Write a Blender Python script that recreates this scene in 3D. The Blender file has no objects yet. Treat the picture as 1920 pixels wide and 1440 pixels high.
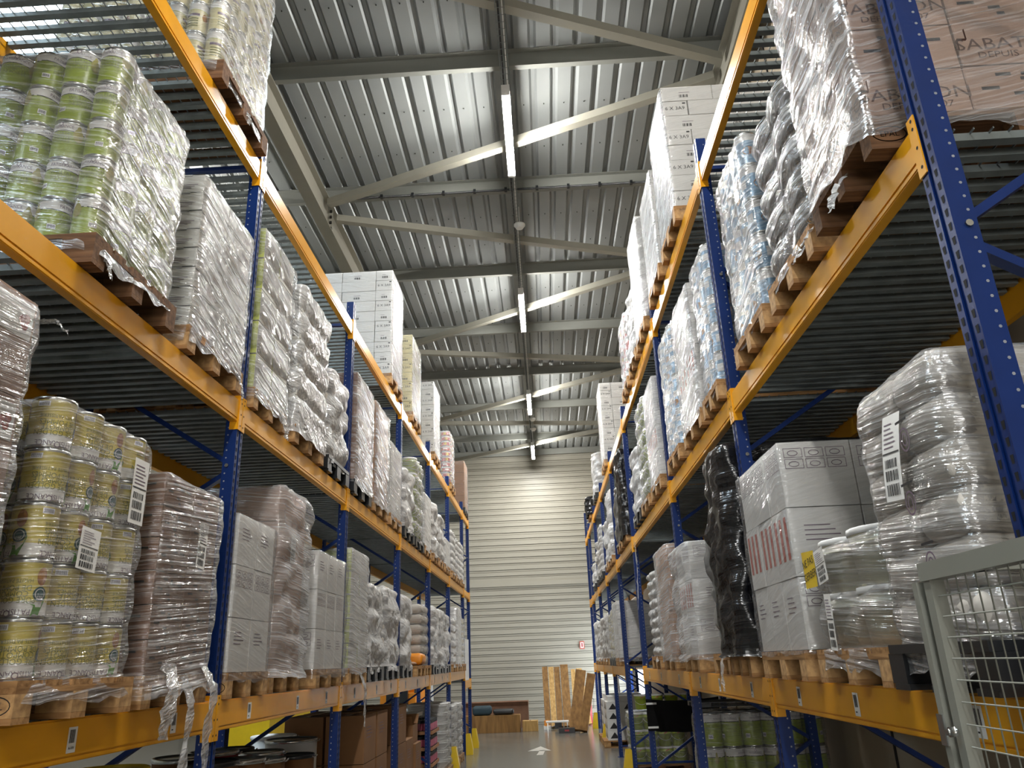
import bpy, math, random
from mathutils import Vector, Matrix, noise

SC = bpy.context.scene
COL = SC.collection
PI = math.pi
RND = random.Random(7)

# ------------------------------------------------------------------ materials
MATS = {}


def lin(c):
    return tuple((x / 12.92 if x <= 0.04045 else ((x + 0.055) / 1.055) ** 2.4) for x in c)


def rgb(h):
    return lin(tuple(int(h[i:i + 2], 16) / 255 for i in (0, 2, 4)))


def node(nt, t, **kw):
    n = nt.nodes.new(t)
    for k, v in kw.items():
        if k.startswith('i_'):
            n.inputs[k[2:].replace('_', ' ')].default_value = v
        else:
            setattr(n, k, v)
    return n


def mat(name, col, rough=0.5, metal=0.0, var=0.0, vscale=6.0, bump=0.0, bscale=40.0, stretch=(1, 1, 1), spec=0.5, col2=None):
    """plain surface with an optional procedural mottling and bump"""
    if name in MATS:
        return MATS[name]
    m = bpy.data.materials.new(name)
    m.use_nodes = True
    nt = m.node_tree
    b = nt.nodes['Principled BSDF']
    b.inputs['Base Color'].default_value = (*col, 1)
    b.inputs['Roughness'].default_value = rough
    b.inputs['Metallic'].default_value = metal
    b.inputs['Specular IOR Level'].default_value = spec
    if var or bump:
        tc = node(nt, 'ShaderNodeTexCoord')
        mp = node(nt, 'ShaderNodeMapping')
        mp.inputs['Scale'].default_value = stretch
        nt.links.new(tc.outputs['Object'], mp.inputs['Vector'])
    if var:
        nz = node(nt, 'ShaderNodeTexNoise')
        nz.inputs['Scale'].default_value = vscale
        nz.inputs['Detail'].default_value = 4
        nt.links.new(mp.outputs['Vector'], nz.inputs['Vector'])
        cr = node(nt, 'ShaderNodeValToRGB')
        c2 = col2 or tuple(x * (1 - var) for x in col)
        cr.color_ramp.elements[0].color = (*c2, 1)
        cr.color_ramp.elements[1].color = (*col, 1)
        cr.color_ramp.elements[0].position = 0.3
        cr.color_ramp.elements[1].position = 0.65
        nt.links.new(nz.outputs['Fac'], cr.inputs['Fac'])
        nt.links.new(cr.outputs['Color'], b.inputs['Base Color'])
    if bump:
        nb = node(nt, 'ShaderNodeTexNoise')
        nb.inputs['Scale'].default_value = bscale
        nb.inputs['Detail'].default_value = 3
        nt.links.new(mp.outputs['Vector'], nb.inputs['Vector'])
        bp = node(nt, 'ShaderNodeBump')
        bp.inputs['Strength'].default_value = bump
        bp.inputs['Distance'].default_value = 0.01
        nt.links.new(nb.outputs['Fac'], bp.inputs['Height'])
        nt.links.new(bp.outputs['Normal'], b.inputs['Normal'])
    MATS[name] = m
    return m


def emis(name, col, s):
    if name in MATS:
        return MATS[name]
    m = bpy.data.materials.new(name)
    m.use_nodes = True
    nt = m.node_tree
    nt.nodes.remove(nt.nodes['Principled BSDF'])
    e = node(nt, 'ShaderNodeEmission')
    e.inputs['Color'].default_value = (*col, 1)
    e.inputs['Strength'].default_value = s
    nt.links.new(e.outputs[0], nt.nodes['Material Output'].inputs['Surface'])
    MATS[name] = m
    return m


def film_mat(name, col=(0.9, 0.9, 0.91), a0=0.1, a1=0.4, edge=0.25, rough=0.1, ang=-6, streak=(1.6, 95), strength=0.8, crinkle=9.0, cr_amt=0.45, gloss=0.2):
    """stretch film in several layers: mostly clear, hazy along its pull marks, with mirror-like crinkles"""
    if name in MATS:
        return MATS[name]
    m = bpy.data.materials.new(name)
    m.use_nodes = True
    nt = m.node_tree
    nt.nodes.remove(nt.nodes['Principled BSDF'])
    L = nt.links.new
    uv = node(nt, 'ShaderNodeUVMap')
    mp = node(nt, 'ShaderNodeMapping')
    mp.inputs['Rotation'].default_value = (0, 0, math.radians(ang))
    L(uv.outputs['UV'], mp.inputs['Vector'])
    mp2 = node(nt, 'ShaderNodeMapping')
    mp2.inputs['Scale'].default_value = (streak[0], streak[1], 1)
    L(mp.outputs['Vector'], mp2.inputs['Vector'])
    n1 = node(nt, 'ShaderNodeTexNoise')
    n1.inputs['Scale'].default_value = 1.0
    n1.inputs['Detail'].default_value = 3
    n1.inputs['Distortion'].default_value = 0.6
    L(mp2.outputs['Vector'], n1.inputs['Vector'])
    n2 = node(nt, 'ShaderNodeTexNoise')
    n2.inputs['Scale'].default_value = crinkle
    n2.inputs['Detail'].default_value = 4
    n2.inputs['Distortion'].default_value = 1.2
    L(uv.outputs['UV'], n2.inputs['Vector'])
    mx = node(nt, 'ShaderNodeMath', operation='MULTIPLY_ADD')
    mx.inputs[1].default_value = cr_amt
    L(n2.outputs['Fac'], mx.inputs[0])
    L(n1.outputs['Fac'], mx.inputs[2])
    bp = node(nt, 'ShaderNodeBump')
    bp.inputs['Strength'].default_value = strength
    bp.inputs['Distance'].default_value = 0.02
    L(mx.outputs[0], bp.inputs['Height'])
    r = node(nt, 'ShaderNodeMapRange')
    r.inputs['From Min'].default_value = 0.46
    r.inputs['From Max'].default_value = 0.72
    r.inputs['To Min'].default_value = a0
    r.inputs['To Max'].default_value = a0 + a1
    L(n1.outputs['Fac'], r.inputs['Value'])
    lw = node(nt, 'ShaderNodeLayerWeight')
    lw.inputs['Blend'].default_value = 0.25
    ma = node(nt, 'ShaderNodeMath', operation='MULTIPLY_ADD')
    ma.use_clamp = True
    ma.inputs[1].default_value = edge
    L(lw.outputs['Facing'], ma.inputs[0])
    L(r.outputs['Result'], ma.inputs[2])
    tr = node(nt, 'ShaderNodeBsdfTransparent')
    df = node(nt, 'ShaderNodeBsdfDiffuse')
    df.inputs['Color'].default_value = (*col, 1)
    L(bp.outputs['Normal'], df.inputs['Normal'])
    gl = node(nt, 'ShaderNodeBsdfGlossy')
    gl.inputs['Roughness'].default_value = rough
    L(bp.outputs['Normal'], gl.inputs['Normal'])
    s1 = node(nt, 'ShaderNodeMixShader')
    L(ma.outputs[0], s1.inputs[0])
    L(tr.outputs[0], s1.inputs[1])
    L(df.outputs[0], s1.inputs[2])
    lg = node(nt, 'ShaderNodeMath', operation='MULTIPLY_ADD')
    lg.inputs[1].default_value = 0.35
    lg.inputs[2].default_value = gloss
    L(lw.outputs['Fresnel'], lg.inputs[0])
    s2 = node(nt, 'ShaderNodeMixShader')
    L(lg.outputs[0], s2.inputs[0])
    L(s1.outputs[0], s2.inputs[1])
    L(gl.outputs[0], s2.inputs[2])
    L(s2.outputs[0], nt.nodes['Material Output'].inputs['Surface'])
    MATS[name] = m
    return m


def wood_mat(name, c1, c2, sc=(2, 22, 22)):
    return mat(name, c1, 0.75, var=0.5, vscale=1.6, stretch=sc, col2=c2, bump=0.25, bscale=3, spec=0.25)


M_YEL = mat('yellow rack paint', rgb('eba51d'), 0.3, var=0.1, vscale=5, spec=0.4)
M_BLU = mat('blue rack paint', rgb('0a2a66'), 0.4, var=0.15, vscale=7, spec=0.3)
M_HOLE = mat('dark slot', rgb('08090d'), 0.9)
M_HOLEL = mat('painted pin hole light', rgb('8f9298'), 0.5)
M_GALV = mat('galvanised steel', rgb('8b9192'), 0.42, 0.55, var=0.3, vscale=9)
M_GALVD = mat('deck steel', rgb('7f8685'), 0.5, 0.35, var=0.3, vscale=9)
M_WOOD = wood_mat('pallet timber', rgb('b58a5b'), rgb('7d5a37'))
M_WOODY = wood_mat('pallet timber across', rgb('b58a5b'), rgb('7d5a37'), (22, 2, 22))
M_WOODD = wood_mat('pallet timber weathered', rgb('7e5c40'), rgb('4f3725'))
M_WOODE = mat('timber end grain', rgb('c9a06c'), 0.8, var=0.3, vscale=30, col2=rgb('96714a'))
M_BLK = mat('black plastic', rgb('1b1d20'), 0.35)
M_INK = mat('black print', rgb('1c1a1c'), 0.6)
M_INKB = mat('brown print', rgb('4a2b1c'), 0.6)
M_PAPER = mat('label paper', rgb('e8e6e2'), 0.6)
M_CARW = mat('white cardboard', rgb('dedcd8'), 0.6, var=0.06, vscale=3)
M_CARG = mat('pale grey cardboard', rgb('c9c7c0'), 0.6, var=0.08, vscale=3)
M_CARB = mat('brown cardboard', rgb('a87850'), 0.75, var=0.15, vscale=4)
M_CARS = mat('shaded brown cardboard', rgb('835c38'), 0.8, var=0.15, vscale=4)  # darker copy of brown cardboard; shade under the rack put into its colour
M_CARD = mat('dark brown cardboard', rgb('7d5a44'), 0.75, var=0.2, vscale=5)
M_CARP = mat('pinkish brown cardboard', rgb('a98a78'), 0.75, var=0.15, vscale=4)
M_TAPE = mat('packing tape', rgb('b58a58'), 0.25)
M_SEAM = mat('dark seam', rgb('25221f'), 0.9)
M_LIME = mat('lime green label', rgb('93a42e'), 0.35, var=0.15, vscale=9)
M_LIMEP = mat('pale lime print', rgb('b9c06a'), 0.45)
M_TYEL = mat('pale yellow label', rgb('d8c455'), 0.35, var=0.1, vscale=9)
M_TCRM = mat('cream label', rgb('d6cc9c'), 0.4, var=0.15, vscale=9)
M_TBLU = mat('sky blue label', rgb('7fa6c4'), 0.3, 0.2, var=0.25, vscale=9)
M_TRED = mat('red label', rgb('b3483f'), 0.35, var=0.2, vscale=9)
M_PINK = mat('pink jar label', rgb('a85468'), 0.4)
M_WHT = mat('white plastic', rgb('dcdcda'), 0.35)
M_WHTB = mat('white label band', rgb('dcd9d4'), 0.35)
M_RIM = mat('tin rim', rgb('b9b9b6'), 0.25, 0.9)
M_GRN = mat('green swoosh', rgb('4f8a2c'), 0.4)
M_DGRN = mat('dark green badge', rgb('1f4a4a'), 0.4)
M_FRUIT = mat('golden fruit print', rgb('b07a2c'), 0.4, var=0.4, vscale=25, col2=rgb('6e3a22'))
M_PEAR = mat('pear print', rgb('a8a04a'), 0.4, var=0.3, vscale=25)
M_LOGO = mat('grey violet print', rgb('6a5668'), 0.5)
M_OLIV = mat('olive print', rgb('6f7436'), 0.5)
M_SACK = mat('white paper sack', rgb('c9c2b8'), 0.75, var=0.08, vscale=5, bump=0.35, bscale=8)
M_SACKB = mat('brown paper sack', rgb('a98a72'), 0.7, var=0.25, vscale=5, bump=0.4, bscale=9)
M_BUCK = mat('pale bucket', rgb('d0cdb4'), 0.3)
M_BUCKG = mat('grey metal bucket', rgb('9a9a98'), 0.22, 0.75, var=0.2, vscale=7)
M_REDP = mat('red plastic', rgb('a3262b'), 0.35)
M_REDS = mat('red print', rgb('b8594a'), 0.5)
M_YELP = mat('bright yellow plastic', rgb('e6c21a'), 0.4, var=0.1)
M_ORG = mat('orange plastic', rgb('e08a1c'), 0.4)
M_LAMPB = mat('lamp body', rgb('d8d8d6'), 0.4)
M_STEELG = mat('grey painted steel', rgb('8a8a80'), 0.4, var=0.06, vscale=4)
M_TAIL = film_mat('loose film', (0.85, 0.85, 0.85), 0.35, 0.4, 0.3, 0.12, 30, (6, 30), 1.0, 20)
F_CLEAR = film_mat('clear stretch film', a0=0.02, a1=0.26, edge=0.15, rough=0.07, ang=-5, strength=0.9, gloss=0.09)
F_CLEARD = film_mat('clear stretch film steep', a0=0.03, a1=0.32, edge=0.2, rough=0.08, ang=13, streak=(1.8, 75), strength=1.0, gloss=0.09)
F_AISLE = film_mat('stretch film with aisle sheen', (0.88, 0.88, 0.89), a0=0.07, a1=0.5, edge=0.3, rough=0.12, ang=14, streak=(1.3, 34), strength=1.0, crinkle=13, cr_amt=0.8, gloss=0.27)  # brighter film copy for aisle faces; lamp sheen put into gloss and haze
F_PULL = film_mat('tight stretch film', (0.88, 0.88, 0.89), a0=0.03, a1=0.34, edge=0.2, rough=0.1, ang=-5, streak=(1.1, 52), strength=0.95, crinkle=10, cr_amt=0.7, gloss=0.19)
F_THIN = film_mat('thin clear film', a0=0.0, a1=0.14, edge=0.1, rough=0.08, ang=13, streak=(1.8, 60), strength=0.7, gloss=0.08)
F_HAZY = film_mat('hazy stretch film', a0=0.12, a1=0.30, rough=0.10, ang=7, streak=(1.8, 70), strength=0.7, gloss=0.11)
F_MILK = film_mat('milky stretch film', (0.87, 0.87, 0.87), 0.5, 0.35, 0.3, 0.16, 10, (3, 22), 0.8, gloss=0.2)
F_SILV = film_mat('crumpled stretch film', (0.86, 0.86, 0.86), 0.45, 0.35, 0.3, 0.09, 35, (5, 20), 1.0, 11, 1.1, gloss=0.22)
F_BLACK = film_mat('black stretch film', (0.012, 0.012, 0.013), 0.97, 0.03, 0.1, 0.16, 12, (3, 18), 0.9, 8, 0.9, gloss=0.06)
F_GREY = film_mat('smoky stretch film', (0.22, 0.22, 0.215), 0.7, 0.25, 0.2, 0.15, 40, (3, 18), 0.7, 7, gloss=0.12)


# ------------------------------------------------------------------ mesh builder
class MB:
    def __init__(s):
        s.v, s.f, s.mi, s.uv, s.mats, s.sm = [], [], [], {}, [], []

    def m(s, mt):
        if mt not in s.mats:
            s.mats.append(mt)
        return s.mats.index(mt)

    def face(s, idx, mi, smooth=False):
        s.f.append(tuple(idx))
        s.mi.append(mi)
        s.sm.append(smooth)

    def box(s, x0, x1, y0, y1, z0, z1, mt, M=None, tm=None, skip=''):
        k = len(s.v)
        P = [(x0, y0, z0), (x1, y0, z0), (x1, y1, z0), (x0, y1, z0), (x0, y0, z1), (x1, y0, z1), (x1, y1, z1), (x0, y1, z1)]
        if M is not None:
            P = [tuple(M @ Vector(p)) for p in P]
        s.v += P
        mi = s.m(mt)
        for n, q in (('b', (3, 2, 1, 0)), ('t', (4, 5, 6, 7)), ('y', (0, 1, 5, 4)), ('X', (1, 2, 6, 5)), ('Y', (2, 3, 7, 6)), ('x', (3, 0, 4, 7))):
            if n not in skip:
                s.face([k + i for i in q], mi)

    def bar(s, a, b, w, h, mt, up=(0, 0, 1)):
        """rectangular bar from a to b"""
        a, b = Vector(a), Vector(b)
        d = b - a
        L = d.length
        z = d.normalized()
        u = Vector(up)
        x = u.cross(z)
        if x.length < 1e-4:
            x = Vector((1, 0, 0)).cross(z)
        x.normalize()
        y = z.cross(x)
        M = Matrix((x, y, z)).transposed().to_4x4()
        M.translation = a
        s.box(-w / 2, w / 2, -h / 2, h / 2, 0, L, mt, M)

    def tube(s, pts, r, n, mt, cap=True):
        k0 = len(s.v)
        P = [Vector(p) for p in pts]
        mi = s.m(mt)
        for i, p in enumerate(P):
            d = (P[min(i + 1, len(P) - 1)] - P[max(i - 1, 0)]).normalized()
            x = d.cross(Vector((0, 0, 1)))
            if x.length < 1e-3:
                x = d.cross(Vector((1, 0, 0)))
            x.normalize()
            y = x.cross(d)
            for j in range(n):
                a = 2 * PI * j / n
                s.v.append(tuple(p + (x * math.cos(a) + y * math.sin(a)) * r))
        for i in range(len(P) - 1):
            for j in range(n):
                s.face((k0 + i * n + j, k0 + i * n + (j + 1) % n, k0 + (i + 1) * n + (j + 1) % n, k0 + (i + 1) * n + j), mi, True)
        if cap:
            s.face([k0 + j for j in range(n)], mi)
            s.face([k0 + (len(P) - 1) * n + j for j in reversed(range(n))], mi)

    def lathe(s, prof, n, mt, c=(0, 0, 0), cap0=True, cap1=True):
        """prof: (r, z, material of the band that starts here)"""
        k0 = len(s.v)
        for r, z, *_ in prof:
            for j in range(n):
                a = 2 * PI * j / n
                s.v.append((c[0] + r * math.cos(a), c[1] + r * math.sin(a), c[2] + z))
        for i in range(len(prof) - 1):
            mi = s.m(prof[i][2] if len(prof[i]) > 2 else mt)
            for j in range(n):
                s.face((k0 + i * n + j, k0 + i * n + (j + 1) % n, k0 + (i + 1) * n + (j + 1) % n, k0 + (i + 1) * n + j), mi, True)
        if cap0:
            s.face([k0 + j for j in reversed(range(n))], s.m(mt))
        if cap1:
            s.face([k0 + (len(prof) - 1) * n + j for j in range(n)], s.m(prof[-1][2] if len(prof[-1]) > 2 else mt))

    def poly(s, pts, mt):
        k = len(s.v)
        s.v += [tuple(p) for p in pts]
        s.face(range(k, k + len(pts)), s.m(mt))

    def add(s, verts, faces, mt, fn):
        k = len(s.v)
        s.v += [tuple(fn(p)) for p in verts]
        mi = s.m(mt)
        for f in faces:
            s.face([k + i for i in f], mi)

    def mesh(s, name):
        me = bpy.data.meshes.new(name)
        me.from_pydata(s.v, [], s.f)
        for mt in s.mats:
            me.materials.append(mt)
        me.polygons.foreach_set('material_index', s.mi)
        me.polygons.foreach_set('use_smooth', s.sm)
        me.update()
        return me

    def obj(s, name, parent=None, loc=None):
        return link(name, s.mesh(name), parent, loc)


def link(name, me, parent=None, loc=None, rotz=0.0, mw=None):
    o = bpy.data.objects.new(name, me)
    COL.objects.link(o)
    if parent is not None:
        o.parent = parent
    if loc is not None:
        o.location = loc
    if rotz:
        o.rotation_euler = (0, 0, rotz)
    if mw is not None:
        o.matrix_local = mw
    return o


LABELS = {}


def tag(o, label, cat, group=None):
    o['label'] = label
    o['category'] = cat
    o['kind'] = 'thing'
    if group:
        o['group'] = group
    return o


def thing(name, label, cat, loc=(0, 0, 0), rotz=0.0, group=None):
    o = bpy.data.objects.new(name, None)
    o.empty_display_size = 0.1
    COL.objects.link(o)
    o.location = loc
    o.rotation_euler = (0, 0, rotz)
    return tag(o, label, cat, group)


def struct(name, mb, label=None):
    o = mb.obj(name)
    o['kind'] = 'structure'
    if label:
        o['label'] = label
    return o


_TXT = {}


def text(sx):
    """outline of a word as flat triangles, height of capitals about 0.7, centred in x, from y = 0"""
    if sx not in _TXT:
        cu = bpy.data.curves.new('t', 'FONT')
        cu.body = sx
        cu.resolution_u = 2
        cu.align_x = 'CENTER'
        o = bpy.data.objects.new('t', cu)
        COL.objects.link(o)
        dg = bpy.context.evaluated_depsgraph_get()
        me = bpy.data.meshes.new_from_object(o.evaluated_get(dg))
        _TXT[sx] = ([tuple(v.co[:2]) for v in me.vertices], [tuple(p.vertices) for p in me.polygons])
        bpy.data.objects.remove(o)
        bpy.data.curves.remove(cu)
        bpy.data.meshes.remove(me)
    return _TXT[sx]


def put_text(mb, sx, size, at, ux, uy, mt, flip=False, sq=1.0):
    """write sx on a plane: at = baseline centre, ux/uy = writing and up directions"""
    v, f = text(sx)
    at, ux, uy = Vector(at), Vector(ux), Vector(uy)
    if flip:
        ux, uy = -ux, -uy
    mb.add(v, f, mt, lambda p: at + ux * (p[0] * size * sq) + uy * (p[1] * size))


def put_text_cyl(mb, sx, size, r, a0, z, mt, flip=False, sq=1.0):
    v, f = text(sx)
    k = -1 if flip else 1

    def fn(p):
        a = a0 + k * p[0] * size * sq / r
        return (r * math.cos(a), r * math.sin(a), z + k * p[1] * size)
    mb.add(v, f, mt, fn)


def cyl_patch(mb, uv, r, mt):
    mb.poly([(r * math.cos(a), r * math.sin(a), z) for a, z in uv], mt)


def barcode(mb, at, ux, uy, w, h, seed, nrm):
    """a row of bars on a plane, at = lower corner"""
    rr = random.Random(seed)
    at, ux, uy = Vector(at), Vector(ux), Vector(uy)
    x = 0
    while x < w - 0.004:
        b = rr.choice((0.06, 0.06, 0.1, 0.14)) * w
        if x + b > w:
            break
        p = at + ux * x
        mb.poly([p, p + ux * b, p + ux * b + uy * h, p + uy * h], M_INK)
        x += b + rr.choice((0.05, 0.08)) * w


def ring2(mb, c, ux, uy, rx, ry, w, mt, n=20):
    """flat oval ring"""
    c, ux, uy = Vector(c), Vector(ux), Vector(uy)
    k = len(mb.v)
    for j in range(n):
        a = 2 * PI * j / n
        for q in (1, 0):
            mb.v.append(tuple(c + ux * (math.cos(a) * (rx - q * w)) + uy * (math.sin(a) * (ry - q * w))))
    mi = mb.m(mt)
    for j in range(n):
        j2 = (j + 1) % n
        mb.face((k + 2 * j, k + 2 * j2, k + 2 * j2 + 1, k + 2 * j + 1), mi)


def nz(x, y, z):
    return noise.noise(Vector((x, y, z)))
# ------------------------------------------------------------------ pallets
_PAL = {}


def pallet_meshes(kind):
    """pallet 1.2 m deep (x), 0.8 m wide (y), 0.144 m high: planks, a block, a runner"""
    if kind in _PAL:
        return _PAL[kind]
    if kind == 'black':
        mb = MB()
        mb.box(-.6, .6, -.4, .4, .12, .15, M_BLK)
        for y in (-.4, -.07, .26):
            mb.box(-.6, .6, y, y + .14, 0, .02, M_BLK)
        blk = MB()
        blk.box(-.07, .07, -.07, .07, .0205, .1195, M_BLK)
        _PAL[kind] = (mb.mesh('plastic_pallet'), blk.mesh('foot_block'), None)
        return _PAL[kind]
    w1, w2 = (M_WOOD, M_WOODY) if kind == 'wood' else (M_WOODD, M_WOODD)
    mb = MB()
    for i, (y, w) in enumerate(((-.4, .145), (-.235, .1), (-.0725, .145), (.135, .1), (.255, .145))):
        mb.box(-.6, .6, y, y + w, .122, .144, w1)
    for x in (-.6, -.0725, .455):
        mb.box(x, x + .145, -.4, .4, .1, .1218, w2)
    blk = MB()
    blk.box(-.0725, .0725, -.05, .05, .0225, .0995, M_WOODE if kind == 'wood' else M_WOODD)
    run = MB()
    run.box(-.6, .6, -.05, .05, 0, .022, w1)
    _PAL[kind] = (mb.mesh('pallet_planks'), blk.mesh('pallet_block'), run.mesh('pallet_runner'))
    return _PAL[kind]


_PALF = {}


def add_pallet(root, kind, near, sgn=1, epal=False, w=0.8):
    planks, blk, run = pallet_meshes(kind)
    nm = 'plastic_pallet' if kind == 'black' else 'wooden_pallet'
    if not near:
        if kind not in _PALF:
            mb = MB()
            for me, places in ((planks, [(0, 0)]), (blk, [(x, y) for x in (-.5275, 0, .5275) for y in (-.35, 0, .35)]), (run, [(0, y) for y in (-.35, 0, .35)])):
                if me is None:
                    continue
                for px, py in places:
                    k = len(mb.v)
                    mb.v += [(v.co.x + px, v.co.y + py, v.co.z) for v in me.vertices]
                    for p in me.polygons:
                        mb.face([k + i for i in p.vertices], mb.m(me.materials[p.material_index]))
            _PALF[kind] = mb.mesh(nm)
        o = link(nm, _PALF[kind], root)
        o.scale = (1, w / .8, 1)
        return o
    pl = link(nm, planks, root)
    pl.scale = (1, w / .8, 1)
    for x in (-.5275, 0, .5275):
        for y in (-.35, 0, .35):
            link('pallet_block' if kind != 'black' else 'foot_block', blk, pl, (x, y, 0))
    if run:
        for y in (-.35, 0, .35):
            link('pallet_runner', run, pl, (0, y, 0))
    if epal:
        for y in ((-.35,) if epal == 1 else (-.35, .35)):
            mb = MB()
            c = (sgn * .6006, y, .06)
            c2 = (sgn * .5275, -.4006, .061)
            put_text(mb, 'EPAL', .032, (c2[0], c2[1], .05), (1, 0, 0), (0, 0, 1), M_INK)
            ring2(mb, c2, (1, 0, 0), (0, 0, 1), .062, .034, .004, M_INK)
            mb.obj('burnt_stamp', pl)
    return pl


UFLIP = [1]


# ------------------------------------------------------------------ stretch film hull
def film(root, mt, a, b, z0, z1, seed, r=0.05, off=0.012, lh=0, lw=0, bulge=0.0, nzamp=0.008, nzs=5.0, N=72, R=40, skirt=0.06, jag=0.03, taper=0.0, name='stretch_film', lean=0.0, dome=0.02, pinch=None, cx=0.0, cy=0.0, flare=0.0, aisle=None):
    """hull round a load of half sizes a (x) and b (y) from z0 to z1"""
    mb = MB()
    off = max(off, nzamp * .95)
    # perimeter points with normals
    segs = []
    per = 4 * (a + b - 2 * r) + 2 * PI * r
    pts = []
    corners = ((a - r, b - r, 0), (-(a - r), b - r, PI / 2), (-(a - r), -(b - r), PI), (a - r, -(b - r), 3 * PI / 2))
    n_c = max(3, int(N * 0.05))
    s = 0.0
    for ci, (px, py, a0) in enumerate(corners):
        for j in range(n_c + 1):
            t = a0 + PI / 2 * j / n_c
            pts.append((px + r * math.cos(t), py + r * math.sin(t), math.cos(t), math.sin(t)))
        q = corners[(ci + 1) % 4]
        t = a0 + PI / 2
        L = math.hypot(q[0] - px, q[1] - py)
        k = max(2, int(N * L / per))
        e0 = (px + r * math.cos(t), py + r * math.sin(t))
        e1 = (q[0] + r * math.cos(t), q[1] + r * math.sin(t))
        for j in range(1, k):
            f = j / k
            pts.append((e0[0] + (e1[0] - e0[0]) * f, e0[1] + (e1[1] - e0[1]) * f, math.cos(t), math.sin(t)))
    n = len(pts)
    us = [0.0]
    for i in range(1, n + 1):
        p, q = pts[i - 1], pts[i % n]
        us.append(us[-1] + math.hypot(p[0] - q[0], p[1] - q[1]))
    H = z1 - z0
    rows = []
    zb = z0 - skirt
    for i in range(R + 1):
        rows.append(zb + (z1 - zb) * i / R)
    vv = []
    so = seed * 7.31
    for i, z in enumerate(rows):
        t = (z - z0) / H
        for j in range(n):
            x, y, nx, ny = pts[j]
            d = off
            if z >= z0:
                bl = 1.0
                if lh:
                    bl *= abs(math.sin(PI * (z - z0) / lh)) ** 0.6
                if lw:
                    # along the flat sides
                    w = (x if abs(ny) > abs(nx) else y)
                    bl *= 0.35 + 0.65 * abs(math.sin(PI * (w + (a if abs(ny) > abs(nx) else b)) / lw)) ** 0.6
                if lh or lw:
                    d += bulge * (bl - 1.0)
            else:
                d += flare * (z0 - z) / max(skirt, .001)
            d += nzamp * nz((x + nx * .3) * nzs + so, (y + ny * .3) * nzs, z * nzs * 1.3)
            d += nzamp * .6 * nz(x * nzs * 2.7 + so, y * nzs * 2.7, z * nzs * 3.1)
            d -= taper * max(0.0, t)
            if pinch:
                for pz, pd in pinch:
                    d -= pd * math.exp(-((z - pz) / .035) ** 2)
            zz = z
            if i == 0 and jag:
                zz += jag * nz(x * 9 + so, y * 9, 1.7)
            ed = z1 - z
            if ed < r and z > z0:
                q = r - ed
                d -= r - math.sqrt(max(r * r - q * q, 0.0)) if q > 0 else 0
            vv.append((x + nx * d + lean * max(0, z - z0), y + ny * d, zz))
    top = vv[-n:]
    for sc_, dz in ((.9, .2), (.6, .6), (.25, 1.0)):
        for j in range(n):
            x, y, z = top[j]
            vv.append((x * sc_, y * sc_, z1 + dome * dz + nzamp * .7 * nz(x * sc_ * 6 + so, y * sc_ * 6, 3.3)))
    nr = R + 1 + 3
    mb.v = [(x + cx, y + cy, z) for x, y, z in vv]
    mi = mb.m(mt)
    if aisle is True or (aisle is None and mt is F_CLEARD):
        aisle = F_AISLE
    ma = mb.m(aisle) if aisle else mi
    uvs = []
    for i in range(nr - 1):
        for j in range(n):
            j2 = (j + 1) % n
            mb.face((i * n + j, i * n + j2, (i + 1) * n + j2, (i + 1) * n + j), ma if abs(pts[j][2]) > .6 and i < R else mi, True)
            if i < R:
                va, vb = rows[i], rows[i + 1]
            else:
                va, vb = z1 + .15 * (i - R), z1 + .15 * (i - R + 1)
            ua, ub = us[j], us[j + 1]
            uvs += [(ua, va), (ub, va), (ub, vb), (ua, vb)]
    mb.face([(nr - 1) * n + j for j in range(n)], mi, True)
    uvs += [(mb.v[(nr - 1) * n + j][0], mb.v[(nr - 1) * n + j][1]) for j in range(n)]
    me = mb.mesh(name)
    ul = me.uv_layers.new(name='UVMap')
    flat = [UFLIP[0] * c + seed * .37 if k == 0 else c for p in uvs for k, c in enumerate(p)]
    ul.data.foreach_set('uv', flat)
    return link(name, me, root)


def film_tail(root, pts, w, seed, name='film_tail', mt=None):
    """crumpled strip hanging from the wrap"""
    mb = MB()
    rr = random.Random(seed)
    P = [Vector(p) for p in pts]
    K, W = 14, 4
    rows = []
    for i in range(K + 1):
        t = i / K * (len(P) - 1)
        k = min(int(t), len(P) - 2)
        p = P[k].lerp(P[k + 1], t - k)
        ww = w * (0.75 + .45 * nz(i * .5, seed, 0)) * (1 if i < K - 2 else .75)
        for j in range(W + 1):
            u = (j / W - .5) * ww
            rows.append((p.x + .018 * nz(i * .7, j * 1.3, seed + 4) + u * .25 * math.cos(seed), p.y + u, p.z + .02 * nz(i * .6, j, seed + 9)))
    mb.v = rows
    mi = mb.m(mt or M_TAIL)
    uvs = []
    for i in range(K):
        for j in range(W):
            q = (i * (W + 1) + j, i * (W + 1) + j + 1, (i + 1) * (W + 1) + j + 1, (i + 1) * (W + 1) + j)
            mb.face(q, mi, True)
            uvs += [(j * w / W, i * .04), ((j + 1) * w / W, i * .04), ((j + 1) * w / W, i * .04 + .04), (j * w / W, i * .04 + .04)]
    me = mb.mesh(name)
    ul = me.uv_layers.new(name='UVMap')
    ul.data.foreach_set('uv', [c for p in uvs for c in p])
    return link(name, me, root)


# ------------------------------------------------------------------ units that stand in a load
_UNIT = {}


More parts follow.
